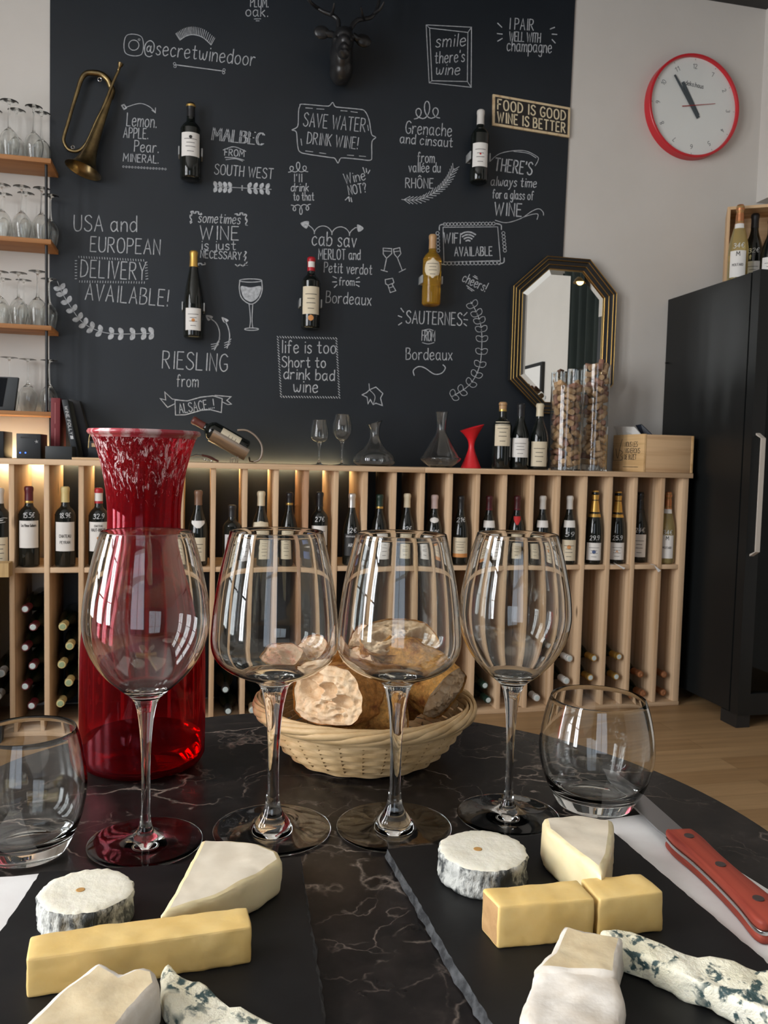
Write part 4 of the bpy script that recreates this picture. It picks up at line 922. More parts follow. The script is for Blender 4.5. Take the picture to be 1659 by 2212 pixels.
# ------------------------------------------------------------------ bottles
def bottle_profile(kind, H, R):
    P = {'bordeaux': [(1, .03), (1, .60), (.985, .635), (.90, .675), (.70, .715), (.50, .74), (.41, .765), (.385, .80), (.375, .93), (.42, .945), (.42, .975), (.36, .985)],
         'burgundy': [(1, .03), (1, .40), (.985, .46), (.93, .52), (.82, .585), (.66, .65), (.50, .71), (.41, .765), (.375, .82), (.365, .93), (.42, .945), (.42, .975), (.36, .985)],
         'flute': [(1, .03), (1, .34), (.985, .40), (.93, .48), (.83, .56), (.70, .64), (.56, .72), (.45, .79), (.39, .86), (.37, .94), (.42, .955), (.42, .98), (.36, .988)],
         'champagne': [(1, .03), (1, .40), (.98, .46), (.90, .54), (.76, .62), (.58, .70), (.45, .77), (.385, .83), (.36, .90), (.40, .92), (.42, .95), (.40, .975), (.30, .985)]}[kind]
    body = refine([(r*R, z*H) for r, z in P], 3)
    return [(0, 0.004), (R*0.80, 0.0), (R*0.96, 0.004)]+body+[(0, body[-1][1])]
def prof_r(prof, z):
    best = 0
    for (r0, z0), (r1, z1) in zip(prof, prof[1:]):
        if min(z0, z1) <= z <= max(z0, z1) and abs(z1-z0) > 1e-9: best = max(best, r0+(r1-r0)*(z-z0)/(z1-z0))
    return best
def around(prof, dr, ang=0.0):
    def f(u, v):
        r = prof_r(prof, v)+dr; a = u/max(r, 1e-4)+ang
        return Vector((r*math.sin(a), -r*math.cos(a), v))
    return f
def patch(mb, prof, z0, z1, w, dr=0.0006, shape='rect', nu=14, nv=6, ang=0.0):
    f = around(prof, dr, ang); vs = []; fs = []
    for j in range(nv+1):
        t = j/nv; z = z0+(z1-z0)*t
        s = 1.0
        if shape == 'oval': s = max(0.06, math.sqrt(max(0, 1-(2*t-1)**2)))
        if shape == 'shield': s = 0.25+0.75*min(1, t*1.6) if t < .7 else 1
        if shape == 'arch': s = 1 if t < .75 else max(.1, math.sqrt(max(0, 1-((t-.75)/.25)**2)))
        for i in range(nu+1): vs.append(f((i/nu-.5)*w*s, z))
    for j in range(nv):
        for i in range(nu): a = j*(nu+1)+i; fs.append((a, a+1, a+nu+2, a+nu+1))
    mb.add(vs, fs)
CAPS = {}
def cap_mat(n):
    if n not in CAPS:
        c = {'maroon': (0.10, 0.008, 0.016), 'yellow': (0.62, 0.50, 0.22), 'red': (0.42, 0.01, 0.02), 'brown': (0.20, 0.11, 0.07), 'black': (0.012, 0.012, 0.014), 'cream': (0.66, 0.58, 0.42), 'silver': (0.62, 0.60, 0.58), 'green': (0.012, 0.035, 0.025), 'pink': (0.52, 0.40, 0.38), 'white': (0.62, 0.60, 0.57), 'gold': (0.66, 0.40, 0.10), 'copper': (0.52, 0.22, 0.10), 'darkred': (0.06, 0.008, 0.012), 'tan': (0.45, 0.27, 0.13), 'redbrown': (0.12, 0.03, 0.022)}[n]
        met = 0.75 if n in ('silver', 'gold', 'copper') else 0.0
        CAPS[n] = mat(n+'_capsule', c, 0.38, metal=met)
    return CAPS[n]
LABM = {'white': mat('white_label', (0.74, 0.72, 0.69), 0.7), 'cream': mat('cream_label', (0.66, 0.58, 0.43), 0.7), 'grey': mat('grey_label', (0.55, 0.53, 0.54), 0.7), 'black': mat('black_label', (0.012, 0.012, 0.012), 0.5)}
M_pen = mat('white_marker_pen', (0.62, 0.63, 0.64), 0.8)
M_bl = mat('blue_print', (0.06, 0.10, 0.22), 0.7); M_or = mat('orange_print', (0.60, 0.26, 0.08), 0.7); M_rd = mat('red_print', (0.5, 0.02, 0.02), 0.7)
M_neckgold = mat('gold_ring', (0.6, 0.4, 0.12), 0.35, metal=.8)
def bottle(label, loc, kind='bordeaux', H=0.30, R=0.038, cap='black', caplen=0.20, body=None, lab=None, labz=(.16, .46), labw=1.7, shape='rect', prints=(), price=None, pz=.56, neck=None, ring=None, turn=0.0, group=None, emblem=None, rot=(0, 0, 0), inkm=None):
    prof = bottle_profile(kind, H, R)
    root = thing('wine_bottle', label, 'bottle', loc, (rot[0], rot[1], rot[2]+turn), group)
    b = MB(); b.lathe(prof, 32); b.build('bottle_glass', body or M_dark_glass, root, angle=60)
    zc = H*(1-caplen)
    cp = [(prof_r(prof, zc)+0.0006, zc)]+[(prof_r(prof, z)+0.0008, z) for z in [zc+(H*0.98-zc)*q/6 for q in range(7)]]+[(0.32*R, H*0.995), (0, H*0.996)]
    if kind == 'champagne':
        cp = [(r+(0.0012*math.sin(i*2.1) if 1 < i < 7 else 0), z) for i, (r, z) in enumerate(cp)]+[]
    b = MB(); b.lathe(cp, 24); b.build('capsule', cap_mat(cap), root, angle=50)
    if ring:
        rz, rc = ring; b = MB(); b.lathe([(prof_r(prof, rz*H)+0.0010, rz*H-0.004), (prof_r(prof, rz*H)+0.0016, rz*H), (prof_r(prof, rz*H)+0.0010, rz*H+0.004)], 24); b.build('capsule_band', rc, root)
    if lab:
        b = MB(); z0, z1 = labz[0]*H, labz[1]*H; patch(b, prof, z0, z1, labw*R, shape=shape); lo = b.build('paper_label', LABM[lab], root, fix=False)
        b = MB(); f = around(prof, 0.0010); w = labw*R*0.78; hh = z1-z0
        for txt, fz, fh, fw in prints: letter_line(b, txt, f, -w*fw/2, z0+hh*fz, w*fw/2, z0+hh*fz, hh*fh, hh*fh*0.15, wob=0, curved=True)
        if not prints:
            for q, fw in ((.72, .8), (.56, .5), (.40, .6), (.2, .4)): ribbon(b, [Vector((w*fw*(g_/8-.5), z0+hh*q, 0)) for g_ in range(9)], hh*.022, f)
        b.build('label_print', inkm or (M_ink if lab != 'black' else M_pen), lo, smooth=False, fix=False)
        if emblem:
            em, ez, er, sh = emblem; b = MB(); n = 3 if sh == 'tri' else 14
            if n == 14: b.add([f(er*R*math.cos(2*PI*k/n), z0+hh*ez+er*R*math.sin(2*PI*k/n)) for k in range(n)], [tuple(range(n))])
            else: b.add([f(er*R*math.cos(2*PI*k/3+PI/2), z0+hh*ez+er*R*math.sin(2*PI*k/3+PI/2)) for k in range(3)], [(0, 1, 2)])
            b.build('label_emblem', em, lo, smooth=False, fix=False)
    if neck:
        nm, nz0, nz1, nw, sh = neck; b = MB(); patch(b, prof, nz0*H, nz1*H, nw*R, 0.0012, sh); b.build('neck_label', nm if not isinstance(nm, str) else LABM[nm], root, fix=False)
    if price:
        b = MB(); f = around(prof, 0.0008); z = pz*H; w = 0.52*R
        letter_line(b, price, f, -w, z, w*1.05, z+0.002, H*0.058, H*0.0065, slant=.12, wob=.1, curved=True); b.build('price_lettering', M_pen, root, smooth=False, fix=False)
    return root

# ------------------------------------------------------------------ the pine bottle rack
X0 = onY(18.7, 1040, DF).x
DIV = [X0+0.1155*i for i in range(-2, 9)]
DIV += [DIV[10]+0.1135*k for k in range(1, 8)]
DIV += [onY(x, 1040, DF).x for x in (1087, 1146, 1203, 1261, 1316, 1370, 1429, 1475)]     # DIV[2] is the first upright in the picture
RZT, RZM, DT = 0.990, 0.6040, 0.0178
RX1 = onY(1488, 1040, DF).x
RACK = thing('bottle_rack', 'long pine bottle rack along the wall under the chalkboard', 'bottle rack', ((DIV[0]+RX1)/2, 3.25, 0))
YBk = 3.375
jx = onY(916, 1015, DF).x
for xa, xb in ((DIV[0]-0.01, jx), (jx+0.0008, onY(1498, 1022, DF-0.012).x)):
    b = MB(); b.box(xa, xb, DF-0.012, YBk, RZT-0.0205, RZT); b.build('top_board', M_pine_h, RACK, world=True, bevel=0.0015)
b = MB(); b.box(DIV[0]-0.01, RX1, DF-0.004, W-0.008, 0.0005, 0.0175); b.build('base_board', M_pine_h, RACK, world=True, bevel=0.001)
for i, x in enumerate(DIV):
    b = MB(); w_ = DT if i < len(DIV)-1 else RX1-x
    b.box(x, x+w_, DF, W-0.010, 0.0178, RZT-0.0208); b.build('upright', M_pine_dark if i in (11,) else M_pine_v, RACK, world=True, bevel=0.0012)
    if i < len(DIV)-1:
        b = MB(); b.box(x+w_+0.0004, DIV[i+1]-0.0004, DF+0.003, W-0.02, RZM-0.0185, RZM); b.build('shelf_board', M_pine_h, RACK, world=True, bevel=0.001)

# warm light strip behind the top board
M_led = mat('warm_led', (1, 0.8, 0.5), 0.5, emit=(1.0, 0.78, 0.42), estr=32)
b = MB(); b.box(DIV[0], onY(745, 1000, 3.40).x, 3.384, 3.396, RZT-0.020, RZT-0.010); o = b.build('led_strip', M_led, None, smooth=False); tag(o, 'warm LED strip glowing behind the top of the pine rack', 'light strip')

def bay_of(x): return min(((DIV[i]+DT, DIV[i+1]) for i in range(len(DIV)-1)), key=lambda q: abs((q[0]+q[1])/2-x))
def sb(label, px, top, base, kind='burgundy', R=0.038, Yo=0.055, z=None, **k):
    R *= 0.94 if px < 600 else 0.89; Yo = Yo-0.055+R+0.005
    lo_, hi_ = bay_of(onY(px, base, DF+0.01).x)
    p = onY(px, base, DF+Yo); p.x = min(max(p.x, lo_+R+0.0015), hi_-R-0.0015); p.z = RZM+0.0006 if z is None else z
    H = height_at(p, top)-p.z
    t = math.atan2(-p.x, p.y)*-1.0*0.75
    return bottle(label, p, kind, H, R, turn=-math.atan2(p.x, p.y)*0.8, **k)
SG = 'bottles standing in the rack'
NB = 'standing bottle '
sb('cream-capped bottle with a plain cream label in the first bay of the rack', 0, 1053, 1226, 'bordeaux', cap='white', lab='cream', labz=(.05, .38), price='€', group=SG)
sb('maroon-capped bottle priced 15.5 euros in the second bay of the rack', 63, 1049, 1226, 'bordeaux', cap='maroon', lab='white', labz=(.24, .575), labw=2.1, price='15.5€', pz=.61, prints=(('Les Vieux Gabare', .78, .10, .9),), ring=(.80, M_neckgold), group=SG)
sb('yellow-capped bottle priced 18.9 euros in the third bay of the rack', 141, 1050, 1226, 'bordeaux', cap='yellow', lab='white', labz=(.20, .56), labw=2.1, price='18.9€', pz=.61, prints=(('CHATEAU', .47, .10, .7), ('PEYRAN', .26, .09, .6)), group=SG)
sb('red-capped bottle priced 32.9 euros, half behind the red carafe', 213, 1053, 1226, 'bordeaux', cap='red', lab='white', labz=(.20, .57), labw=2.1, price='32.9', pz=.61, prints=(('CHATEAU', .83, .07, .5), ('HAUT-BREYE', .68, .10, .9)), neck=('white', .83, .94, 1.0, 'rect'), emblem=(M_or, .45, .16, 'dot'), group=SG)
sb('brown-capped bottle with a white shield on its neck, beside the carafe', 427, 1058, 1225, cap='brown', lab='cream', labz=(.07, .38), neck=('white', .505, .60, 1.5, 'shield'), group=SG)
sb('short black-capped bottle with a dark oval on its white label', 500, 1090, 1225, 'bordeaux', R=0.036, cap='black', lab='grey', labz=(.12, .52), emblem=(M_ink, .78, .55, 'dot'), group=SG)
sb('cream-capped bottle with a cream band round its shoulder, above the glasses', 562, 1060, 1224, cap='cream', lab='cream', labz=(.10, .34), neck=('cream', .49, .60, 1.9, 'arch'), price='13.9€', pz=.40, group=SG)
sb('slim dark bottle with a gold neck ring behind a wine glass', 623, 1063, 1224, cap='black', caplen=.17, ring=(.84, M_neckgold), lab='cream', labz=(.10, .36), shape='arch', price='15.9€', pz=.42, group=SG)
sb('black-capped bottle priced 27 euros with a white label, behind a wine glass', 688, 1062, 1223, 'bordeaux', cap='black', lab='white', labz=(.28, .545), labw=2.1, price='27€', pz=.60, neck=(M_bl, .12, .22, 1.3, 'rect'), group=SG)
sb('silver-capped bottle priced 12 euros with white lettering on black', 758, 1065, 1222, cap='silver', lab='black', labz=(.14, .44), labw=1.9, price='12€', pz=.46, prints=(('domaine', .86, .09, .9), ('ART', .42, .14, .5)), group=SG)
sb('green-capped bottle with a small dark print, priced 20.5 euros', 817, 1067, 1222, cap='green', ring=(.81, M_neckgold), lab='white', labz=(.10, .38), price='20.5€', pz=.40, emblem=(M_ink, .7, .12, 'dot'), group=SG)
sb('cream-capped bottle priced 32 euros behind the middle of the glasses', 876, 1065, 1222, cap='cream', lab='cream', labz=(.10, .36), price='32€', pz=.48, group=SG)
sb('pale-capped bottle with a white oval on its neck', 935, 1068, 1221, cap='pink', lab='white', labz=(.10, .40), price='14.9€', pz=.44, neck=('white', .60, .68, 1.1, 'oval'), group=SG)
sb('dark-capped bottle priced 21 euros with a cream label, between two glasses', 992, 1070, 1221, cap='black', lab='cream', labz=(.17, .40), labw=2.0, price='21€', pz=.62, neck=(M_or, .115, .17, 2.0, 'rect'), group=SG)
sb('dark red-capped bottle with a torn-paper neck label, nearest the tall end glass', 1053, 1070, 1220, cap='darkred', ring=(.80, cap_mat('maroon')), lab='white', labz=(.10, .38), neck=('white', .54, .64, 1.5, 'rect'), group=SG)
sb('dark red-capped bottle with a red and white shield on its neck', 1113, 1070, 1220, cap='darkred', ring=(.80, cap_mat('maroon')), lab='cream', labz=(.10, .36), neck=(M_rd, .58, .70, 0.9, 'shield'), price='62€', pz=.42, group=SG)
sb('white-capped bottle with a torn-paper neck label, partly behind the end glass', 1168, 1070, 1219, cap='white', lab='cream', labz=(.10, .36), neck=('white', .54, .64, 1.5, 'rect'), group=SG)
sb('white-capped bottle priced 59 euros with a landscape label', 1226, 1070, 1219, cap='white', lab='cream', labz=(.06, .36), labw=1.9, neck=('white', .54, .64, 1.5, 'rect'), price='59', pz=.41, emblem=(M_or, .66, .25, 'dot'), group=SG)
sb('gold-foiled sparkling wine bottle with a blue emblem on its label', 1291, 1059, 1219, 'champagne', R=0.041, cap='gold', caplen=.36, lab='white', labz=(.06, .295), labw=1.8, price='29.9', pz=.33, emblem=(M_bl, .48, .22, 'dot'), group=SG)
sb('gold-foiled sparkling wine bottle with an orange triangle on its label', 1337, 1061, 1219, 'champagne', R=0.041, Yo=0.07, cap='gold', caplen=.36, lab='white', labz=(.06, .295), labw=1.8, price='25.9', pz=.33, emblem=(M_or, .45, .24, 'tri'), group=SG)
sb('white-labelled sparkling bottle mostly hidden behind a rack upright', 1385, 1062, 1218, 'champagne', R=0.041, Yo=0.11, cap='black', caplen=.30, lab='white', labz=(.08, .40), price='24€', pz=.43, group=SG)
sb('clear bottle of pale wine with copper foil in the last bay', 1450, 1062, 1218, 'champagne', R=0.039, Yo=0.06, cap='copper', caplen=.25, body=M_pale_wine, lab='white', labz=(.08, .40), labw=1.6, price='34€', pz=.41, prints=(('M', .80, .16, .25), ('MOUTARD', .42, .09, .85)), neck=('white', .70, .76, 1.0, 'rect'), group=SG)

# bottles lying below, necks towards the room
CENT = mat('cork_end', (0.50, 0.62, 0.60), 0.5)
def lying_proto(cap, endm):
    prof = bottle_profile('burgundy', 0.295, 0.0345)
    root = thing('lying_bottle', '', 'bottle', (0, 0, 0), (PI/2, 0, 0))
    b = MB(); b.lathe(prof, 24); b.build('bottle_glass', M_dark_glass2, root, angle=60)
    cp = [(prof_r(prof, z)+0.001, z) for z in [0.235+q*0.0092 for q in range(7)]]+[(0.0135, 0.2942), (0.0105, 0.2945)]
    b = MB(); b.lathe(cp, 20); b.build('capsule', cap_mat(cap), root, angle=50)
    b = MB(); b.lathe([(0.0105, 0.2945), (0.0095, 0.2951), (0.0060, 0.2952), (0.0055, 0.2946), (0, 0.2946)], 20); b.build('capsule_end', endm, root, angle=50)
    return root
CE_w = mat('pale_capsule_end', (0.52, 0.60, 0.60), 0.5); CE_g = mat('green_capsule_end', (0.30, 0.38, 0.22), 0.5); CE_c = mat('copper_end', (0.42, 0.19, 0.09), 0.45, metal=.4)
protos = {}
ORD = ['topmost', 'second', 'third', 'fourth', 'fifth', 'sixth', 'lowest']
BAYS = [
    ('maroon', CE_w, 'maroon-capped bottle', 'under the 15.5 euro bottle', [(54, 1316), (71, 1355), (54, 1399), (70, 1439), (54, 1483), (68, 1525)]),
    ('yellow', CE_g, 'yellow-capped bottle', 'under the 18.9 euro bottle', [(135, 1354), (150, 1396), (133, 1436), (148, 1475), (130, 1520)]),
    ('white', CE_w, 'white-capped bottle', 'in the bay cut by the picture edge', [(2, 1455), (-6, 1505)]),
    ('black', CE_w, 'pale-ended bottle', 'beside the carafe and under the short black-capped bottle', [(487, 1490), (493, 1540)]),
    ('cream', CE_w, 'cream-ended bottle', 'between the carafe and the bread basket', [(545, 1543)]),
    ('green', CE_w, 'green-capped bottle', 'between the bread basket and the end glass stem', [(1048, 1481), (1055, 1520)]),
    ('white', CE_w, 'single white-capped bottle', 'just past the end glass stem', [(1160, 1513)]),
    ('white', CE_w, 'white-capped bottle', 'under the 59 euro bottle', [(1231, 1423), (1224, 1471)]),
    ('gold', CE_w, 'gold-capped bottle', 'under the blue-emblem sparkling bottle', [(1284, 1422), (1276, 1464)]),
    ('gold', CE_w, 'gold-capped bottle', 'under the orange-triangle sparkling bottle', [(1338, 1419), (1332, 1462)]),
    ('copper', CE_c, 'copper-capped bottle', 'in the last bay but one', [(1384, 1457), (1389, 1505)]),
    ('copper', CE_c, 'copper-capped bottle', 'in the very last bay of the rack', [(1445, 1457), (1445, 1502)]),
]
for cap, em, kindname, where, ps in BAYS:
    key = (cap, em.name)
    for j, (x, y) in enumerate(ps):
        if key not in protos: o = protos[key] = lying_proto(cap, em)
        else: o = copy_tree(protos[key])
        q = onY(x, y, DF+0.012); lo_, hi_ = bay_of(q.x if x < 700 else q.x-0.02)
        xn = min(max(q.x, lo_+0.016), hi_-0.016); xb_ = min(max(q.x, lo_+0.0365, (lo_+0.036-0.42*xn)/0.58), hi_-0.0365, (hi_-0.036-0.42*xn)/0.58)
        if hi_-lo_ < 0.09: xn = xb_ = min(max(q.x, lo_+0.0365), hi_-0.0365)
        rz = math.asin((xn-xb_)/0.295*1.0); xb_ -= 0
        o.location = (xb_, DF+0.012+0.295*math.cos(rz), max(q.z, 0.0525)); o.rotation_euler = (PI/2, 0, rz)
        pos = ORD[j]+' ' if len(ps) > 1 else ''
        if len(ps) == 2: pos = ('upper ', 'lower ')[j]
        o['label'] = f'{pos}{kindname} lying {where}'; o['group'] = 'bottles lying in the rack'

# plywood counter end and two paper price tags at the rack
b = MB(); q0, q1 = onY(-60, 1217, 3.03), onY(18.5, 1247, 3.03)
b.box(q0.x, q1.x, 3.03, 3.092, q1.z, q0.z); o = b.build('counter_edge', wood('plywood_edge', (0.52, 0.36, 0.17), (0.34, 0.21, 0.08), 'z', fine=120, knots=False), None, smooth=False); tag(o, 'striped plywood counter end in front of the first rack upright', 'counter')
b = MB(); b.box(q0.x+0.005, q0.x+0.06, 3.035, 3.085, 0, q1.z-0.0002); o = b.build('counter_leg', M_metal_black, o, world=True)
for pts, lab in ((((1325, 1215), (1333, 1219), (1351, 1227), (1347, 1230)), 'slim white paper tag poking out under the orange-triangle bottle'), (((1413, 1221), (1420, 1226), (1428, 1233), (1422, 1236)), 'folded white paper tag at the edge of the last bay but one')):
    P = [onY(x, y, DF-0.008) for x, y in pts]; b = MB(); b.prism(P, [p+Vector((0, 0.0012, 0)) for p in P]); b.box(P[0].x-.004, P[0].x+.004, DF-0.008, DF+0.02, RZM+0.0004, RZM+0.0012); o = b.build('price_tag', M_paper, None, smooth=False); tag(o, lab, 'price tag')

# ------------------------------------------------------------------ things standing on the rack
def top_pt(x, y, Y): p = onY(x, y, Y); p.z = RZT+0.0005; return p
for x, top, base, lab, kw in (
    (1082, 868, 1013, 'tall bottle with a cream label and copper cap on the rack', dict(kind='bordeaux', cap='tan', caplen=.14, lab='cream', labz=(.34, .70), labw=1.8, ring=(.87, M_neckgold))),
    (1121, 871, 1013, 'black-capped bottle with a white label between its two neighbours', dict(kind='burgundy', cap='black', lab='white', labz=(.18, .47), labw=1.9)),
    (1162, 871, 1013, 'cream-capped bottle with a large cream label next to the cork jars', dict(kind='burgundy', cap='cream', lab='cream', labz=(.05, .42), labw=1.9))):
    p = top_pt(x, base, DF+0.07); H = height_at(p, top)-RZT
    kind = kw.pop('kind'); bottle(lab, p, kind, H, 0.0385, turn=-math.atan2(p.x, p.y)*.8, group='bottles on top of the rack', **kw)
for x, top, (lo, bo), lab in ((689, 908, (PBs, BB), 'smaller empty wine glass on top of the rack'), (738, 896, (PA, BA), 'taller empty wine glass on top of the rack')):
    p = top_pt(x, 1008, DF+0.09); H = height_at(p, top)-RZT
    t_ = thing('wineglass', lab, 'wine glass', (p.x, p.y, RZT+0.0003), group='wine glasses on the rack'); wine_glass_parts(t_, lo, bo, H, n=48, sub=3)
def decanter(label, px, base, Y, pr, m, slant=0.0, punt=None, th=0.0022, nm='decanter'):
    p = top_pt(px, base, Y); k = mpp(p)
    H = height_at(p, pr[-1][1])-RZT
    o_ = refine([(hw*k, height_at(p, y)-RZT if i else 0.0) for i, (hw, y) in enumerate(pr)], 4)
    outer = [(0, 0.0)]+o_
    inner = [(max(r-th, 0.001), max(z, 0.004)) for r, z in reversed(o_) if z > 0.004]
    inner += [(inner[-1][0]*.5, 0.004), (0, 0.004 if not punt else punt)]
    b = MB(); b.lathe(outer+inner, 64)
    if slant:
        b.v = [(x, y, z+(slant*x*max(0, (z/H-0.55)/0.45))) for x, y, z in b.v]
    o = b.build(nm, m, None, angle=60, fix=False); o.location = (p.x, p.y, RZT+0.0004); tag(o, label, 'decanter', 'decanters on the rack'); return o
decanter('wide clear glass decanter with a slanted lip on the rack', 808, 1009, DF+0.09, [(30, 1009), (42, 1002), (45, 993), (40, 981), (25, 968), (14, 953), (10, 938), (12, 922), (16, 913)], M_glass, 0.35)
decanter('clear pointed glass decanter with a straight neck on the rack', 951, 1011, DF+0.09, [(22, 1012), (32, 1003), (44.5, 992), (40, 984), (26, 961), (14, 940), (10, 930), (10, 920), (12, 903), (14, 890)], M_glass, 0.0, 0.03)
decanter('red hourglass-shaped decanter with a slanted mouth on the rack', 1017, 1013, DF+0.09, [(23, 1013), (21, 1008), (15, 994), (8, 975), (6.2, 963), (9, 950), (17, 936), (26, 924)], M_red, 0.30, None, 0.003)

# cylinders of corks
M_cork = mottled('cork', (0.66, 0.45, 0.25), (0.48, 0.29, 0.15), 160, rough=0.85, bump=0.4, bdist=0.0006)
M_cork2 = mottled('wine_stained_cork', (0.36, 0.20, 0.12), (0.30, 0.13, 0.10), 120, rough=0.85)
cork_me = []
for m_ in (M_cork, M_cork, M_cork2):
    b = MB(); b.lathe([(0, -0.022), (0.0104, -0.022), (0.0114, -0.0205), (0.0116, 0), (0.0114, 0.0205), (0.0104, 0.022), (0, 0.022)], 16); o = b.build('cork', m_, None, angle=40); cork_me.append(o.data); bpy.data.objects.remove(o)
def cork_jar(label, clabel, px, halfw, base, top, Y, fill, seed, group):
    rg = random.Random(seed); p = top_pt(px, base, Y); R = halfw*mpp(p); H = height_at(p, top)-RZT
    b = MB(); th = 0.0025
    b.lathe([(0, 0), (R, 0), (R, H-0.001), (R-th*.5, H), (R-th, H-0.001), (R-th, 0.006), (0, 0.006)], 64); o = b.build('glass_cylinder', M_glass, None, angle=50, fix=False); o.location = (p.x, p.y, RZT+0.0003); tag(o, label, 'glass cylinder', 'cork-filled glass cylinders')
    placed = []; Ri = R-th-0.0015; toc = math.atan2(-p.y, -p.x)
    def axis_pts(c, d): return [c+d*t for t in (-0.017, -0.0085, 0, 0.0085, 0.017)]
    z = 0.008+0.012; tries = 0
    while z < H*fill and len(placed) < 118:
        ok = False
        for _ in range(26):
            a = toc+rg.uniform(-2.0, 2.0)
            d = Vector((rg.gauss(0, 1), rg.gauss(0, 1), rg.gauss(0, .8))).normalized()
            if rg.random() < .35: d = (Vector((math.cos(a), math.sin(a), rg.uniform(-.4, .4)))).normalized()
            rad = Vector((math.cos(a), math.sin(a), 0))
            ext = math.sqrt(max(0.0, 1)) * (abs(d.dot(rad))*0.022+math.sqrt(max(0, 1-d.dot(rad)**2))*0.0116)
            tang = Vector((-rad.y, rad.x, 0)); sag = (abs(d.dot(tang))*0.022)**2/(2*Ri)
            rr = Ri-ext-sag
            if rr < 0: continue
            c = Vector((p.x, p.y, RZT))+rad*rr+Vector((0, 0, z+rg.uniform(0, 0.02)))
            if c.z-RZT-abs(d.z)*0.022-0.011 < 0.006: continue
            pts = axis_pts(c, d)
            if all((u-w_).length > 0.0205 for q in placed[-60:] for u in pts for w_ in q): ok = True; break
        if ok:
            placed.append(pts); o = bpy.data.objects.new('cork', rg.choice(cork_me)); COL.objects.link(o); o.location = c
            o.rotation_mode = 'XYZ'; o.rotation_euler = d.to_track_quat('Z', 'Y').to_euler(); tag(o, clabel, 'cork', group)
        else: z += 0.0035
    # corks deeper in, seen only through the gaps
    for _ in range(int(26*H/0.35)):
        a = rg.uniform(0, 2*PI); rr = rg.uniform(0, max(0.002, Ri-0.05)); c = Vector((p.x+rr*math.cos(a), p.y+rr*math.sin(a), RZT+rg.uniform(0.03, H*fill-0.01)))
        pts = axis_pts(c, Vector((0, 0, 1)))
        if all((u-w_).length > 0.019 for q in placed for u in pts for w_ in q):
            placed.append(pts); o = bpy.data.objects.new('cork', rg.choice(cork_me)); COL.objects.link(o); o.location = c; tag(o, clabel, 'cork', group)
    return len(placed)
cork_jar('shorter glass cylinder packed with corks, in front of the mirror', 'wine cork in the shorter front glass cylinder', 1219, 34.5, 1013, 835, DF+0.085, .98, 4, 'corks in the shorter cylinder')
cork_jar('tallest glass cylinder packed with corks, next to the wooden crate', 'wine cork in the tallest glass cylinder', 1281, 28.5, 1013, 789, DF+0.14, .97, 9, 'corks in the tallest cylinder')
cork_jar('half-hidden glass cylinder behind the other two cork jars', 'wine cork in the half-hidden rear cylinder', 1236, 17, 1011, 798, DF+0.24, .80, 14, 'corks in the rear cylinder')

# wooden wine crate with papers
ca, cb = onY(1389, 1016, DF+0.008), onY(1496, 1022, DF+0.008)
dcr = ray(1312, 980); cyb = min(W-0.05, dcr.y*(ca.x/dcr.x)); chz = onY(1391, 937, DF+0.008).z
CR = thing('wine_crate', 'pine wine crate with printed lettering on the rack by the fridge', 'crate', ((ca.x+cb.x)/2, (DF+cyb)/2, RZT+0.0004))
tb = 0.011; y0c = DF+0.008
b = MB(); b.box(ca.x, ca.x+tb, y0c, cyb, RZT+0.0004, chz); b.build('end_panel', M_crate_end, CR, world=True, bevel=.0008)
b = MB(); b.box(cb.x-tb, cb.x, y0c, cyb, RZT+0.0004, chz-0.003); b.build('end_panel', M_crate_end, CR, world=True, bevel=.0008)
b = MB(); b.box(ca.x+tb, cb.x-tb, y0c+0.001, y0c+tb, RZT+0.0004, chz-0.002); b.build('side_panel', M_crate, CR, world=True, bevel=.0008)
b = MB(); b.box(ca.x+tb, cb.x-tb, cyb-tb, cyb, RZT+0.0004, chz-0.002); b.build('side_panel', M_crate, CR, world=True, bevel=.0008)
b = MB(); b.box(ca.x+tb, cb.x-tb, y0c+tb, cyb-tb, RZT+0.0004, RZT+0.010); b.build('crate_floor', M_crate, CR, world=True)
b = MB(); fx = lambda u, v: Vector((ca.x-0.0004, y0c+(cyb-y0c)*(1-u), RZT+(chz-RZT)*v))
def crate_line(t, u0, u1, v, h, w): 
    asp = (chz-RZT)/(cyb-y0c); letter_line(b, t, lambda x, y: fx(x, y), u0, v, u1, v, h, w, wob=0, gap=1.2)
crate_line('NOUS LES', .40, .80, .67, .13, .013); crate_line('VIGNERONS', .40, .88, .50, .13, .013); crate_line('DE BUZET', .40, .78, .33, .13, .013); ribbon(b, [Vector((.36, .13, 0)), Vector((.84, .13, 0))], .012, fx)
ribbon(b, smooth_path([Vector(q+(0,)) for q in ((.30, .88), (.24, .65), (.17, .36), (.10, .62))], 5), .014, fx); ribbon(b, smooth_path([Vector(q+(0,)) for q in ((.24, .58), (.33, .52), (.27, .44), (.34, .36), (.26, .30))], 5), .014, fx)
ribbon(b, [Vector(q+(0,)) for q in ((.02, .72), (.02, .30), (.34, .30), (.34, .45))], .008, fx)
b.build('stencilled_lettering', M_ink, CR, smooth=False, world=True, fix=False)
def sheet(name, label, pts, m, t=0.004):
    P = [onY(x, y, Y) for x, y, Y in pts]; n = (P[1]-P[0]).cross(P[2]-P[0]).normalized()*t
    b = MB(); b.prism(P, [q-n for q in P]); o = b.build(name, m, None, smooth=False); tag(o, label, 'booklet'); return o
sheet('booklet', 'white booklet leaning out of the wooden crate', ((1327, 921, 3.375), (1371, 922, 3.24), (1396, 950, 3.17), (1346, 956, 3.345)), M_paper)
sheet('notebook', 'dark notebook leaning out of the crate behind the white booklet', ((1374, 918, 3.30), (1386, 916, 3.27), (1430, 958, 3.22), (1398, 958, 3.26)), mat('dark_cover', (0.02, 0.025, 0.04), 0.4))
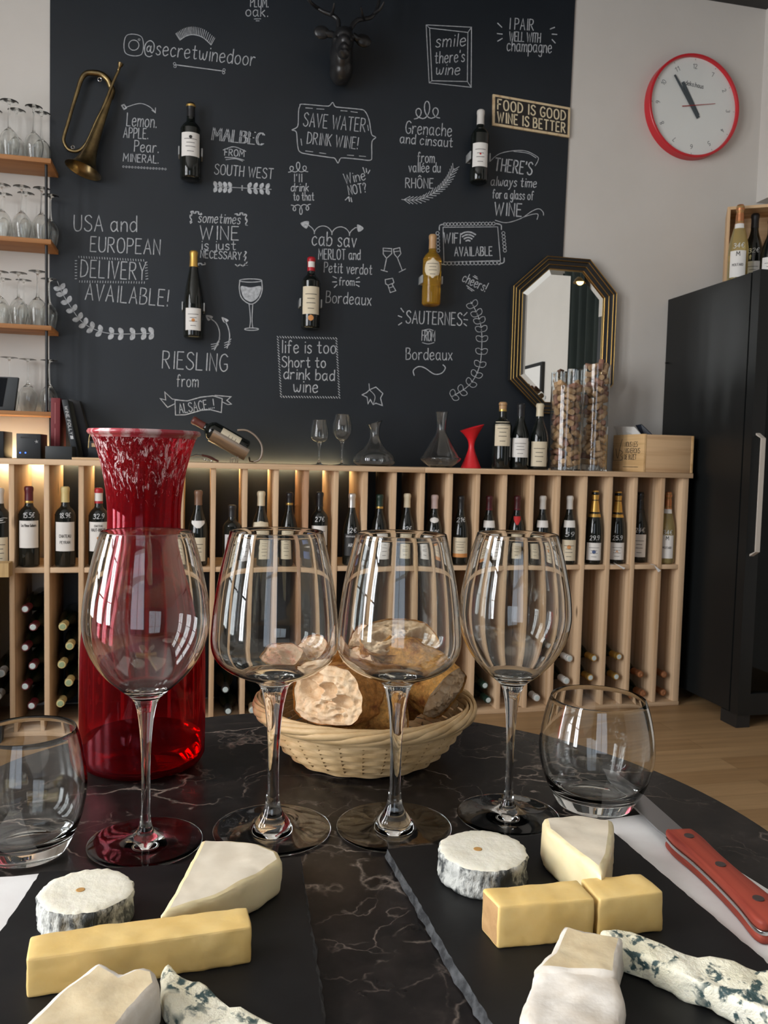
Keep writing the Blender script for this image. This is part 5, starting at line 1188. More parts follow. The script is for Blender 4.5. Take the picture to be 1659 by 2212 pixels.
# ------------------------------------------------------------------ wall-hung bottles in clear brackets
WB = [
    (411, 222, 389, 'bordeaux', .0395, dict(cap='black', caplen=.19, ring=(.955, M_neckgold), lab='white', labz=(.27, .575), labw=2.0, emblem=(M_ink, .80, .16, 'dot')), 'dark wine bottle hung beside the word MALBEC'),
    (1034, 237, 396, 'bordeaux', .0385, dict(cap='white', caplen=.21, lab='white', labz=(.19, .51), labw=1.85, emblem=(M_rd, .52, .10, 'dot')), 'white-capped wine bottle hung under the food and wine sign'),
    (417, 541, 731, 'flute', .0375, dict(cap='gold', caplen=.19, lab='white', labz=(.08, .33), labw=1.75, emblem=(M_or, .45, .18, 'dot')), 'slender gold-capped bottle hung above the word RIESLING'),
    (670, 555, 711, 'bordeaux', .0385, dict(cap='red', caplen=.20, lab='cream', labz=(.19, .57), labw=2.0, neck=('white', .85, .93, .8, 'rect'), emblem=(M_or, -.14, .30, 'dot')), 'red-capped wine bottle hung beside the word Bordeaux'),
    (931, 506, 660, 'bordeaux', .0385, dict(cap='tan', caplen=.21, body=M_gold_wine, lab='cream', labz=(.36, .64), labw=1.9, shape='oval'), 'golden white-wine bottle hung above the word SAUTERNES'),
]
M_acr = mat('frosted_acrylic', (0.55, 0.57, 0.58), 0.15, trans=0.4)
for x, top, base, kind, R, kw, lab in WB:
    Yc = W-0.052; p = onY(x, base, Yc); H = height_at(p, top)-p.z
    bottle(lab, p, kind, H, R, turn=-math.atan2(p.x, p.y)*.7, group='wine bottles hung on the chalkboard', **kw)
    zb = p.z+H*.36
    o = thing('bottle_bracket', 'clear clip bracket holding the '+lab.replace('wine bottle hung', 'bottle').replace('bottle hung', 'bottle'), 'bracket', (p.x, W-0.0066, zb), group='clear bottle brackets')
    for s in (-1, 1):
        b = MB(); b.box(min(p.x+s*(R+.0012), p.x+s*(R+.0065)), max(p.x+s*(R+.0012), p.x+s*(R+.0065)), Yc-0.012, W-0.0068, zb-.016, zb+.016); b.build('clip_arm', M_acr, o, world=True, bevel=.001)
    b = MB(); b.box(p.x-R, p.x+R, W-0.0105, W-0.0068, zb-.016, zb+.016); b.build('back_plate', M_acr, o, world=True)

# ------------------------------------------------------------------ tin sign
def quad_thing(name, label, cat, px, Y0, Y1, m):
    P = [onY(x, y, Y0) for x, y in px]; c_ = sum(P, Vector())/4
    root = thing(name, label, cat, c_); b = MB(); b.prism(P, [Vector((q.x, Y1, q.z)) for q in P]); b.build('plate', m, root, smooth=False, world=True); return root, P
SIGN, P = quad_thing('wall_sign', 'black and cream sign reading food is good wine is better', 'sign', [(1065, 203), (1232, 232.5), (1230, 297), (1064, 270)], W-0.014, W-0.0062, mottled('rusty_cream_edge', (0.66, 0.52, 0.32), (0.42, 0.24, 0.11), 55, rough=.5, lo=.5, hi=.75))
tl, tr, br_, bl_ = P
def onsign(u, v): return (bl_*(1-u)+br_*u)*(1-v)+(tl*(1-u)+tr*u)*v
b = MB(); o4 = Vector((0, -0.0004, 0)); b.add([onsign(u, v)+o4 for u, v in ((.028, .075), (.972, .075), (.972, .925), (.028, .925))], [(0, 1, 2, 3)]); b.build('dark_field', mat('sign_black', (0.016, 0.013, 0.012), .5), SIGN, smooth=False, world=True, fix=False)
b = MB(); M_letter = mat('cream_letter', (0.72, 0.62, 0.42), .55)
for ln, v in (('FOOD IS GOOD', .54), ('WINE IS BETTER', .135)):
    letter_line(b, ln, lambda u, v_: onsign(u, v_/0.372)+o4*2.2, .062, v*.372, .938, v*.372, .118, .0165, wob=0, gap=2.6)
b.build('lettering', M_letter, SIGN, smooth=False, world=True, fix=False)

# ------------------------------------------------------------------ clock
Yf = W-0.042; c0 = onY(1501, 228, Yf); Rc = (onY(1501, 117, Yf).z-onY(1501, 342, Yf).z)/2
CLK = thing('wall_clock', 'round wall clock with a red rim and pale dial', 'clock', (c0.x, W, c0.z)); RXc = Matrix.Translation(c0) @ Matrix.Rotation(PI/2, 4, 'X')
b = MB(); b.lathe([(Rc, -0.0415), (Rc, 0), (Rc-.002, .002), (Rc-.010, .002), (Rc-.012, -0.003), (Rc-.012, -0.012)], 96, RXc); b.build('red_rim', mat('clock_red', (0.55, 0.018, 0.028), .35), CLK, world=True, angle=40)
M_dial = mat('clock_dial', (0.74, 0.76, 0.74), .35, coat=.8)
b = MB(); b.lathe([(Rc-.0121, -.012), (0, -.012), (0, -.0125)], 96, RXc); b.build('dial', M_dial, CLK, world=True, smooth=False)
def onclk(u, v, d=0.0115): return c0+Vector((u, d, v))
b = MB()
for k in range(12):
    a = PI/2-2*PI*(k)/12; s = str(12 if k == 0 else k); cx0, cy0 = math.cos(a)*Rc*.78, math.sin(a)*Rc*.78; h = Rc*.085; w_ = h*.5*len(s)
    tx = Vector((math.cos(a-PI/2), math.sin(a-PI/2))); st = Vector((cx0, cy0))-tx*w_*.5-Vector((math.cos(a), math.sin(a)))*h*.5
    letter_line(b, s, lambda u, v: onclk(u, v), st.x, st.y, st.x+tx.x*w_, st.y+tx.y*w_, h, h*.12, wob=0)
    for q in (.90,): ribbon(b, [Vector((math.cos(a)*Rc*q, math.sin(a)*Rc*q, 0)), Vector((math.cos(a)*Rc*(q+.025), math.sin(a)*Rc*(q+.025), 0))], .0018, onclk)
letter_line(b, 'deko.haus', lambda u, v: onclk(u, v), -Rc*.20, Rc*.40, Rc*.20, Rc*.37, Rc*.085, Rc*.012, wob=0)
b.build('dial_print', mat('dial_ink', (.12, .13, .14), .6), CLK, world=True, smooth=False, fix=False)
M_hand = mat('grey_hand', (0.06, 0.075, 0.085), .5)
def hand(name, tip, tail, w0, w1, d, m):
    P = [onclk_px(*tip), onclk_px(*tail)]; a = Vector((P[0].x-P[1].x, 0, P[0].z-P[1].z)).normalized(); n = Vector((-a.z, 0, a.x))
    q = [P[0]+n*w0, P[0]-n*w0, P[1]-n*w1, P[1]+n*w1]; q = [Vector((v.x, c0.y+d, v.z)) for v in q]; b = MB(); b.prism(q, [v+Vector((0, .0012, 0)) for v in q]); b.build(name, m, CLK, world=True, smooth=False)
def onclk_px(x, y): return onY(x, y, Yf+.010)
hand('minute_hand', (1457, 162), (1508, 255), .0045, .0085, .0075, M_hand); hand('hour_hand', (1475, 177), (1507, 250), .0075, .010, .0092, M_hand); hand('second_hand', (1544, 224.6), (1472.6, 230), .0009, .0018, .0055, mat('red_hand', (.35, .03, .03), .5))

# ------------------------------------------------------------------ octagonal mirror
Ym = W-0.040
oct_px = [(1178, 551), (1276, 560), (1334, 634.5), (1325, 832), (1268, 905), (1176, 893), (1102, 819), (1110.6, 616)]
O = [onY(x, y, Ym) for x, y in oct_px]
xl, xr = (O[6].x+O[7].x)/2, (O[2].x+O[3].x)/2; xi0, xi1 = (O[0].x+O[5].x)/2, (O[1].x)
zt_, zb_ = (O[0].z+O[1].z)/2, O[5].z; zi1, zi0 = (O[7].z+O[2].z)/2, (O[6].z+O[3].z)/2
OC = [Vector((xi0, 0, zt_)), Vector((xi1, 0, zt_)), Vector((xr, 0, zi1)), Vector((xr, 0, zi0)), Vector((xi1, 0, zb_)), Vector((xi0, 0, zb_)), Vector((xl, 0, zi0)), Vector((xl, 0, zi1))]
mc = sum(OC, Vector())/8
MIR = thing('wall_mirror', 'octagonal mirror with a black and gilt stepped frame', 'mirror', (mc.x, W, mc.z))
def octo(inset, y):
    out = []
    for i in range(8):
        p0, p1, p2 = OC[i-1], OC[i], OC[(i+1) % 8]; d1 = (p1-p0).normalized(); d2 = (p2-p1).normalized(); n1 = Vector((d1.z, 0, -d1.x)); n2 = Vector((d2.z, 0, -d2.x))
        bis = (n1+n2); bis = bis/(bis.dot(n1)); out.append(Vector((p1.x, y, p1.z))+bis*inset)
    return out
def octring(name, prof, m):
    b = MB(); rings = [octo(i, y) for i, y in prof]; vs = [v for r in rings for v in r]; fs = []
    for k in range(len(prof)-1):
        for i in range(8): j = (i+1) % 8; fs.append((k*8+i, k*8+j, (k+1)*8+j, (k+1)*8+i))
    b.add(vs, fs); b.build(name, m, MIR, world=True, smooth=False)
FWm = 0.052
octring('frame', [(0, W-.0068), (0, Ym+.004), (.004, Ym+.003), (.016, Ym+.006), (.019, Ym+.010), (.032, Ym+.013), (.035, Ym+.017), (FWm-.004, Ym+.020), (FWm, Ym+.026)], M_black)
for i0, y in ((0.0, Ym+.001), (.013, Ym+.004), (.031, Ym+.011), (FWm-.004, Ym+.018)):
    octring('gilt_bead', [(i0, y+.004), (i0+.0006, y), (i0+.0022, y-.0008), (i0+.0034, y), (i0+.0038, y+.004)], M_gold)
M_mirror = mat('mirror_silver', (0.86, 0.87, 0.85), 0.0, metal=1.0)
bev = octo(FWm+.022, Ym+.0235); bev0 = octo(FWm-.002, Ym+.0255)
b = MB(); b.add(bev, [tuple(range(8))]); b.add(bev+bev0, [(i, (i+1) % 8, 8+(i+1) % 8, 8+i) for i in range(8)]); b.build('mirror_glass', M_mirror, MIR, world=True, smooth=False)

# what the mirror shows of the rest of the room, on the wall opposite the windows: a picture, a curtain, a lamp
def mirrored(x, y, Xp):
    m = onY(x, y, Ym+.0235); d = ray(x, y).normalized(); r = Vector((d.x, -d.y, d.z)); return m+r*((Xp-m.x)/r.x)
q1, q2 = mirrored(1143, 789, XR-.02), mirrored(1171, 831, XR-.02); ya_, yb2 = min(q1.y, q2.y), max(q1.y, q2.y)
PIC = thing('framed_picture', 'black-framed pale picture on the side wall, seen in the mirror', 'picture', (XR, (ya_+yb2)/2, q1.z-.2))
b = MB(); b.box(XR-.028, XR-.0005, ya_-.3, yb2, q1.z-.5, q1.z); b.build('picture_frame', M_black, PIC, world=True, smooth=False)
b = MB(); b.box(XR-.030, XR-.0281, ya_-.27, yb2-.03, q1.z-.47, q1.z-.03); b.build('picture_sheet', M_paper, PIC, world=True, smooth=False)
c1 = mirrored(1229, 700, XR-.06)
b = MB(); pts = [Vector((XR-.06+.03*math.sin(k*.67), c1.y+(1.75-c1.y)*k/60, 0)) for k in range(61)]
n_ = len(pts); b.add([Vector((p.x, p.y, .02)) for p in pts]+[Vector((p.x, p.y, 2.9)) for p in pts]+[Vector((p.x+.006, p.y, .02)) for p in pts]+[Vector((p.x+.006, p.y, 2.9)) for p in pts], [(i, i+1, n_+i+1, n_+i) for i in range(n_-1)]+[(2*n_+i, 3*n_+i, 3*n_+i+1, 2*n_+i+1) for i in range(n_-1)])
o = b.build('curtain', mottled('dark_green_cloth', (0.010, 0.018, 0.016), (0.022, 0.032, 0.028), 6, (1, 1, .2), rough=.9), None); tag(o, 'dark green curtain seen in the mirror', 'curtain')
lp = mirrored(1253, 611, 2.3)
b = MB(); b.box(2.35, XR, -1.2, c1.y-.05, 2.72, ZC); o = struct(b, 'trim_3', M_ceil)

# ------------------------------------------------------------------ brass bugle
def bg_(x, y, dy): return onY(x, y, W-0.006-dy)
BUG = thing('bugle', 'old brass bugle hung on the chalkboard', 'bugle', bg_(190, 270, .03))
cs = lambda x, y: (120+x/7.629, 120+y/7.629)
pth = [(1035, 255), (985, 360), (900, 560), (790, 850), (660, 1110), (540, 1390), (440, 1530), (330, 1580), (210, 1545), (140, 1430), (140, 1330), (200, 1130), (270, 880), (350, 620), (420, 400), (500, 300), (620, 285), (760, 315), (860, 400), (905, 500), (935, 580), (905, 700)]
dep = [.050]*3+[.048, .045, .042, .038, .036, .034, .032, .032, .032, .032, .032, .032, .032, .031, .030, .029, .028, .028, .030]
P = smooth_path([bg_(*cs(*q), d) for q, d in zip(pth, dep)], 5)
n = len(P); rad = [(0.0052 if i/n < .12 else 0.0064 if i/n < .58 else 0.0064+0.0050*min(1, (i/n-.58)/.2)) for i in range(n)]
b = MB(); b.tube(P, rad, 12); b.build('tubing', M_brass, BUG, world=True)
A0, A1 = bg_(*cs(930, 600), .034), bg_(*cs(455, 1890), .072); ax = (A1-A0); LB = ax.length; ax.normalize()
Mb = Matrix.Translation(A0) @ ax.to_track_quat('Z', 'Y').to_matrix().to_4x4()
bellp = refine([(.009, 0), (.0125, LB*.25), (.017, LB*.5), (.023, LB*.70), (.033, LB*.86), (.047, LB*.95), (.064, LB*.99), (.068, LB)], 4)
b = MB(); b.lathe(bellp+[(r-.0012, z-.0004) for r, z in reversed(bellp)], 48, Mb); b.build('bell', M_brass, BUG, world=True, angle=60)
B0, B1 = bg_(*cs(1035, 255), .050), bg_(*cs(1075, 125), .052); bx = B1-B0; LM = bx.length
b = MB(); b.lathe([(.0045, 0), (.0062, LM*.15), (.0045, LM*.25), (.0062, LM*.35), (.0045, LM*.45), (.006, LM*.55), (.0098, LM*.72), (.0098, LM*.85), (.0112, LM*.97), (.0105, LM), (.006, LM*.93), (0, LM*.9)], 24, Matrix.Translation(B0) @ bx.to_track_quat('Z', 'Y').to_matrix().to_4x4()); b.build('mouthpiece', M_brass, BUG, world=True)
for (x, y), r in (((728, 395), .0068), ((285, 1510), .0058)):
    q = bg_(*cs(x, y), .034); b = MB(); b.tube([q+Vector((r*math.cos(2*PI*k/16), 0, r*math.sin(2*PI*k/16))) for k in range(16)], .0012, 6, True); b.build('hanging_ring', M_steel, BUG, world=True)

# ------------------------------------------------------------------ black deer head trophy
DB = bg_(738, 110, 0); kq = mpp(DB)
M_deer = mottled('black_resin', (0.010, 0.010, 0.011), (0.016, 0.016, 0.017), 20, rough=0.32, bump=0.15, bdist=.004, spec=.5)
DEER = thing('deer_head', 'matt black stag head trophy on the chalkboard', 'trophy', DB)
def dd(x, y, d): return onY(x, y, W-0.006-d)
b = MB()
b.ellipsoid(dd(737, 150, .07), 25*kq, .065, 32*kq); b.ellipsoid(dd(737, 120, .09), 24*kq, .07, 40*kq); b.ellipsoid(dd(740, 92, .11), 23*kq, .085, 26*kq)
b.ellipsoid(dd(741, 84, .17), 22*kq, .055, 20*kq); b.ellipsoid(dd(741, 97, .215), 16*kq, .055, 17*kq); b.ellipsoid(dd(742, 110, .25), 12*kq, .045, 12*kq); b.ellipsoid(dd(742, 116, .27), 12.5*kq, .024, 10*kq)
for s in (-1, 1):
    b.ellipsoid(dd(740+s*16, 86, .205), 6*kq, .016, 5.5*kq); b.ellipsoid(dd(742+s*17, 80, .195), 8*kq, .016, 4*kq); b.ellipsoid(dd(742+s*5, 110, .29), 3.2*kq, .008, 3*kq); b.ellipsoid(dd(742+s*12, 70, .15), 7*kq, .03, 8*kq)
o = b.build('head', M_deer, DEER, world=True, fix=True)
rm = o.modifiers.new('remesh', 'REMESH'); rm.mode = 'VOXEL'; rm.voxel_size = .0042; rm.use_smooth_shade = True
smm = o.modifiers.new('smooth', 'SMOOTH'); smm.factor = .6; smm.iterations = 6
for s in (-1, 1):
    b = MB(); q = dd(742+s*(47 if s < 0 else 43), 70 if s < 0 else 88, .13)
    b.ellipsoid(q, 17*kq, .012, 13.5*kq, Matrix.Rotation(s*.10, 4, 'Y'))
    b.tube([dd(742+s*20, 76, .13), dd(742+s*30, 74 if s < 0 else 84, .13), q], [.012, .014, .010], 10)
    b.build('ear', M_deer, DEER, world=True)
ant = {-1: [(732, 66), (731, 54), (729, 42), (716, 32), (700, 26), (684, 16), (672, 6), (660, -10), (650, -40), (652, -75)], 1: [(757, 62), (763, 52), (772, 44), (786, 41), (800, 38), (810, 28), (816, 14), (820, -6), (826, -40), (818, -78)]}
for s, pp in ant.items():
    b = MB(); P = smooth_path([dd(x, y, .13-.004*i) for i, (x, y) in enumerate(pp)], 4); b.tube(P, [.0105-.006*i/len(P) for i in range(len(P))], 10)
    for i0, dxy in ((12, (-s*6, -26)), (20, (s*20, -24)), (28, (-s*12, -34))):
        x, y = pp[min(len(pp)-1, i0//4)]; Q = smooth_path([dd(x, y, .12), dd(x+dxy[0]*.6, y+dxy[1]*.4, .15), dd(x+dxy[0], y+dxy[1], .17)], 4); b.tube(Q, [.0075-.005*i/len(Q) for i in range(len(Q))], 8)
    b.build('antler', M_deer, DEER, world=True)

# ------------------------------------------------------------------ glass shelves at the side of the chalkboard
SX1 = -0.5355; SX0 = -1.05; SYF = 3.25
SHZ = [(2.0575, .0165), (1.770, .0165), (1.4605, .0160)]
z4 = onY(60, 897, SYF).z; SHZ.append((z4, .0150))
names = ['topmost', 'second', 'third', 'lowest']
for i, (z, t) in enumerate(SHZ):
    b = MB(); b.box(SX0, SX1, SYF, W-0.0065, z, z+t); o = b.build('shelf_plank', M_shelfwood, None, bevel=.001); tag(o, f'{names[i]} orange-brown plank of the wine glass shelves', 'shelf', 'planks of the wine glass shelves')
b = MB(); xr0, xr1 = onY(96.5, 450, SYF+.02).x, onY(103, 450, SYF+.02).x; rw = (xr1-xr0)/2
ROD = thing('shelf_rod', 'black metal upright rod holding the wine glass shelves', 'rod', ((xr0+xr1)/2, SYF+.02, z4))
for (za, ta), (zc_, tc_) in zip(SHZ[1:], SHZ[:-1]):
    b = MB(); b.tube([Vector(((xr0+xr1)/2, SYF+.022, za+ta+.0002)), Vector(((xr0+xr1)/2, SYF+.022, zc_-.0002))], rw, 14); b.lathe([(rw*1.5, za+ta), (rw*1.5, za+ta+.006), (rw, za+ta+.006)], 14, Matrix.Translation(((xr0+xr1)/2, SYF+.022, 0))); b.build('rod_section', M_metal_black, ROD, world=True)
GP = {}
def upturned(px, py, row, lvl, kind, lab):
    Y = (SYF+.045 if lvl < 3 else SYF+.088) if row == 'front' else SYF+.124
    z = SHZ[lvl][0]+SHZ[lvl][1]; p = onY(px, py, Y); base = Vector((p.x, Y, z)); H = max(.15, min(.235, p.z-z))
    key = (kind, round(H, 2))
    if key not in GP:
        r = thing('upturned_glass', lab, 'wine glass', base); wine_glass_parts(r, *([(a_*.88, b_) for a_, b_ in q_] for q_ in ((PA, BA) if kind == 'A' else (PBs, BB))), round(H, 2), n=28, flip=True, sub=2); GP[key] = r
    else: r = copy_tree(GP[key]); r.location = base
    r.location.z = z+.0004; r['label'] = lab; r['group'] = 'upturned wine glasses on the shelves'
cnt = ['first', 'second', 'third', 'fourth']
ROWS = [(0, [(-22, 226), (20, 222), (73, 230)], [(-14, 240), (36, 239), (90, 248)]), (1, [(4, 398), (47, 404), (90, 406)], [(9, 419), (56, 420), (109, 424)]), (2, [(0, 590), (40, 592), (81, 589)], [(7, 601), (51, 603), (106, 605)]), (3, [(20, 772)], [(60, 778), (106, 780)])]
sname = ['topmost shelf', 'second shelf', 'third shelf', 'lowest shelf']
for lv, fr, bk in ROWS:
    for row, L_ in (('front', fr), ('back', bk)):
        for j, (x, y) in enumerate(reversed(L_)):
            upturned(x, y, row, lv, 'A', f'upturned wine glass in the {row} row of the {sname[lv]}, {cnt[j]} from the chalkboard')

# till screen, boxes, books
q0, q1 = onY(-30, 812, SYF+.02), onY(38, 880, SYF+.02); zs4 = z4+SHZ[3][1]
SCR = thing('till_screen', 'dark till screen on the lowest glass shelf, cut by the picture edge', 'screen', ((q0.x+q1.x)/2, SYF+.06, zs4+.0004)); M_grey = mat('dark_grey_plastic', (.045, .052, .058), .5)
sk = Matrix.Shear('XZ', 4, (0, 0)) if False else None
b = MB(); b.prism([Vector((q0.x, SYF+.022, zs4+.0006)), Vector((q1.x-.012, SYF+.022, zs4+.0006)), Vector((q1.x+.004, SYF+.022, q0.z)), Vector((q0.x, SYF+.022, q0.z))], [Vector((q0.x, SYF+.046, zs4+.0006)), Vector((q1.x-.012, SYF+.046, zs4+.0006)), Vector((q1.x+.004, SYF+.040, q0.z)), Vector((q0.x, SYF+.040, q0.z))]); b.build('screen_housing', M_grey, SCR, world=True, bevel=.004)
b = MB(); b.prism([Vector((q0.x, SYF+.0205, zs4+.014)), Vector((q1.x-.052, SYF+.0205, zs4+.014)), Vector((q1.x-.034, SYF+.0205, q0.z-.004)), Vector((q0.x, SYF+.0205, q0.z-.004))], [Vector((q0.x, SYF+.0218, zs4+.014)), Vector((q1.x-.052, SYF+.0218, zs4+.014)), Vector((q1.x-.034, SYF+.0218, q0.z-.004)), Vector((q0.x, SYF+.0218, q0.z-.004))]); b.build('display', mat('screen_glass', (.006, .007, .009), .12), SCR, world=True, smooth=False)
def pxbox(name, label, cat, x0, y0, x1, Y0, Y1, m, part='case', bev=.002):
    a = onY(x0, y0, Y0); c_ = onY(x1, y0, Y0); root = thing(name, label, cat, ((a.x+c_.x)/2, (Y0+Y1)/2, RZT+.0003)); b = MB(); b.box(a.x, c_.x, Y0, Y1, RZT+.0003, a.z); b.build(part, m, root, world=True, bevel=bev); return root, a, c_
M_bx = mat('black_plastic_box', (.012, .015, .018), .42)
PR, a, c_ = pxbox('receipt_printer', 'black receipt printer with two blue lights on the rack', 'printer', 35, 936, 88, DF+.03, DF+.16, M_bx)
for px_ in (43.5, 55):
    q = onY(px_, 978, DF+.0295); b = MB(); b.ellipsoid(q, .0026, .001, .0026, nu=10, nv=6); b.build('indicator_light', mat('blue_led', (.02, .05, .6), .4, emit=(.05, .15, 1), estr=3), PR, world=True)
q = onY(44, 943, DF+.0295); q2 = onY(79, 947, DF+.0295); b = MB(); b.box(q.x, q2.x, DF+.029, DF+.0305, q2.z, q.z); b.build('paper_slot', M_black, PR, world=True, smooth=False)
b = MB(); q = onY(79, 954, DF+.0293)
for a_ in range(5): b.tube([q, q+Vector((.006*math.cos(a_*1.256+.5), 0, .006*math.sin(a_*1.256+.5)))], .0007, 5)
b.build('star_logo', M_pen, PR, world=True)
pxbox('black_box', 'low plain black box in front of the books on the rack', 'box', 97.5, 963, 156, DF+.015, DF+.10, mat('black_card_box', (.020, .025, .028), .5))
pxbox('black_case', 'black case on the rack at the picture edge', 'box', -40, 930, 8, DF+.06, DF+.20, M_bx)
def book(label, pxs, Y0, Y1, m, lines=(), prn=None):
    P = [onY(x, y, Y0) for x, y in pxs]; lo = min(q.z for q in P); P = [Vector((q.x, q.y, max(q.z-(lo-RZT)+.0003, RZT+.0003))) for q in P]
    c_ = sum(P, Vector())/4; root = thing('book', label, 'book', (c_.x, (Y0+Y1)/2, RZT+.0003), group='books on the rack'); b = MB(); b.prism(P, [Vector((q.x, Y1, q.z)) for q in P]); b.build('cover', m, root, world=True, bevel=.0012)
    b = MB(); tl, tr, br_, bl_ = P
    f = lambda u, v: ((bl_*(1-v)+br_*v)*(u)+(tl*(1-v)+tr*v)*(1-u))+Vector((0, -.0006, 0))
    Ls, Ws = (bl_-tl).length, (tr-tl).length; f2 = lambda x, y: f(x/Ls, y/Ws)
    for t, u0, u1, v, h, w_ in lines: letter_line(b, t, f2, u0*Ls, v*Ws, u1*Ls, v*Ws, h*Ws, w_, wob=0)
    if lines: b.build('spine_lettering', prn or M_pen, root, world=True, smooth=False, fix=False)
book('red hardback book standing on the rack', [(110, 858), (130, 859), (129, 990), (109, 990)], DF+.12, DF+.26, mat('red_cloth', (.17, .016, .022), .6), (('-', .08, .42, .42, .12, .0022), ('-', .50, .80, .42, .12, .0022)), mat('pale_red_print', (.45, .16, .16), .7))
book('black book with white spine lettering leaning on its neighbour', [(133, 861), (146, 861), (171, 990), (158, 990)], DF+.11, DF+.24, mat('black_cloth', (.016, .020, .024), .5), (('WINE FOLLY', .11, .58, .26, .48, .0016), ('-', .615, .645, .30, .5, .010)))
book('wide dark book behind the leaning black book', [(148, 860), (172, 864), (205, 990), (176, 990)], DF+.245, DF+.30, mat('dark_cloth', (.010, .010, .013), .45))
b = MB(); a = onY(155, 984, DF+.005); c_ = onY(262, 990, DF+.005); b.box(a.x, c_.x, DF+.005, DF+.10, RZT+.0003, RZT+.0085); o = b.build('wooden_board', M_crate, None, bevel=.001); tag(o, 'thin wooden board lying on the rack beside the carafe', 'board')
GB, a, c_ = pxbox('dark_grinder', 'small dark box with a wooden bar, half hidden by the carafe rim', 'box', 190, 952, 228, DF+.13, DF+.20, M_bx)
b = MB(); a = onY(198, 957, DF+.125); c2 = onY(224, 966, DF+.125); b.box(a.x, c2.x, DF+.122, DF+.1295, c2.z, a.z); b.build('wooden_bar', M_crate, GB, world=True)
b = MB(); b.tube([onY(191, 968, DF+.12), onY(193, 945, DF+.12), onY(196, 934, DF+.12), onY(206, 934, DF+.12)], .0022, 8); b.build('brass_crank', M_brass, GB, world=True)

# cradle with a lying bottle, corkscrew, wire curl
cc = lambda x, y: (380+x/7.541, 880+y/7.541)
YCR = DF+.15
n0, n1 = onY(*cc(300, 215), YCR), onY(*cc(1075, 655), YCR); axb = (n0-n1); 
Rb = .037; Hb = axb.length+.03
axn = axb.normalized(); qt = axn.to_track_quat('Z', 'Y'); rotb = qt.to_euler()
prof = bottle_profile('bordeaux', Hb, Rb)
LB_ = thing('wine_bottle', 'dark bottle with a cream label lying in the metal cradle', 'bottle', n1-axn*.02, rotb)
b = MB(); b.lathe(prof, 32); b.build('bottle_glass', M_dark_glass, LB_, angle=60)
zc = Hb*.78; b = MB(); b.lathe([(prof_r(prof, z)+.0008, z) for z in [zc+(Hb*.98-zc)*q/6 for q in range(7)]]+[(.32*Rb, Hb*.995), (0, Hb*.996)], 24); b.build('capsule', cap_mat('redbrown'), LB_, angle=50)
iv = qt.inverted() @ Vector((0, -1, 0)); ang = math.atan2(iv.x, -iv.y)
b = MB(); patch(b, prof, Hb*.16, Hb*.50, 1.9*Rb, ang=ang); lo_ = b.build('paper_label', LABM['cream'], LB_, fix=False)
b = MB(); f = around(prof, .001, ang); [ribbon(b, [Vector((.018*(g_/4-1), Hb*q_, 0)) for g_ in range(9)], .0016, f) for q_ in (.36, .30, .24)]; b.build('label_print', M_ink, lo_, smooth=False, fix=False)
M_nickel = mat('warm_nickel', (.52, .42, .33), .3, metal=1.0)
CRD = thing('bottle_cradle', 'polished metal cradle with a hooped handle on the rack', 'bottle cradle', (n1.x, YCR, RZT+.0003))
Mt = Matrix.Translation(n1-axn*.026) @ qt.to_matrix().to_4x4()
down = qt.inverted() @ Vector((0, -.25, -1)); da = math.atan2(down.y, down.x)
b = MB(); pr = [(Rb*.2, -.004), (Rb+.003, -.003), (Rb+.004, .03), (Rb+.004, .12), (Rb+.005, .150)]; b.lathe(pr+[(r-.0012, z+.0006) for r, z in reversed(pr)], 32, Mt, da-1.45, da+1.45); b.build('trough', M_nickel, CRD, world=True, angle=60)
hp = [(1000, 370), (1150, 375), (1290, 460), (1390, 600), (1405, 740), (1360, 850), (1270, 930)]
HPp = [onY(*cc(*q), YCR-.046) for q in hp]
for q in HPp: q.z = max(q.z, RZT+.0055)
b = MB(); b.tube(smooth_path(HPp, 5), .0026, 8, flat=1.6); b.build('hoop_handle', M_nickel, CRD, world=True)
lowz = RZT+.0006
b = MB(); b.tube([HPp[-1], n1-axn*.034+Vector((0, -.02, -.036)), n1-axn*.032+Vector((0, .0, -.022))], .003, 8); b.build('support_bar', M_nickel, CRD, world=True)
sp = []; cq = onY(*cc(940, 870), YCR-.03)
for k in range(40): t = k/39; r = .004+.012*t; sp.append(cq+Vector((r*math.cos(t*11+1.5), 0, r*math.sin(t*11+1.5))))
b = MB(); b.tube(sp, .0016, 7); b.tube([sp[-1], onY(*cc(1010, 800), YCR-.03)], .0016, 7); b.build('wire_scroll', M_nickel, CRD, world=True)
CK = thing('corkscrew', 'folding corkscrew with a brown handle lying on the rack', 'corkscrew', onY(*cc(500, 850), DF+.03)); CK.location.z = RZT+.0003
def ck(x, y, Y=DF+.03): p = onY(*cc(x, y), Y); p.z = max(p.z, RZT+.0045); return p
b = MB(); b.tube(smooth_path([ck(420, 780), ck(520, 800), ck(610, 840), ck(695, 915)], 4), [.006]*5+[.0075]*4+[.0055]*4, 10, flat=.7); b.build('handle', mat('brown_handle', (.07, .02, .015), .3), CK, world=True)
b = MB(); b.tube([ck(430, 785), ck(330, 775), ck(230, 800)], [.006, .0075, .005], 8, flat=.5); b.build('lever', M_steel, CK, world=True)
b = MB(); sp = []
for k in range(60): t = k/59; p = ck(420, 840).lerp(ck(600, 895), t); sp.append(p+Vector((0, .003*math.cos(t*32), .003*math.sin(t*32))))
b.tube(sp, .0010, 6); b.build('worm', M_steel, CK, world=True)

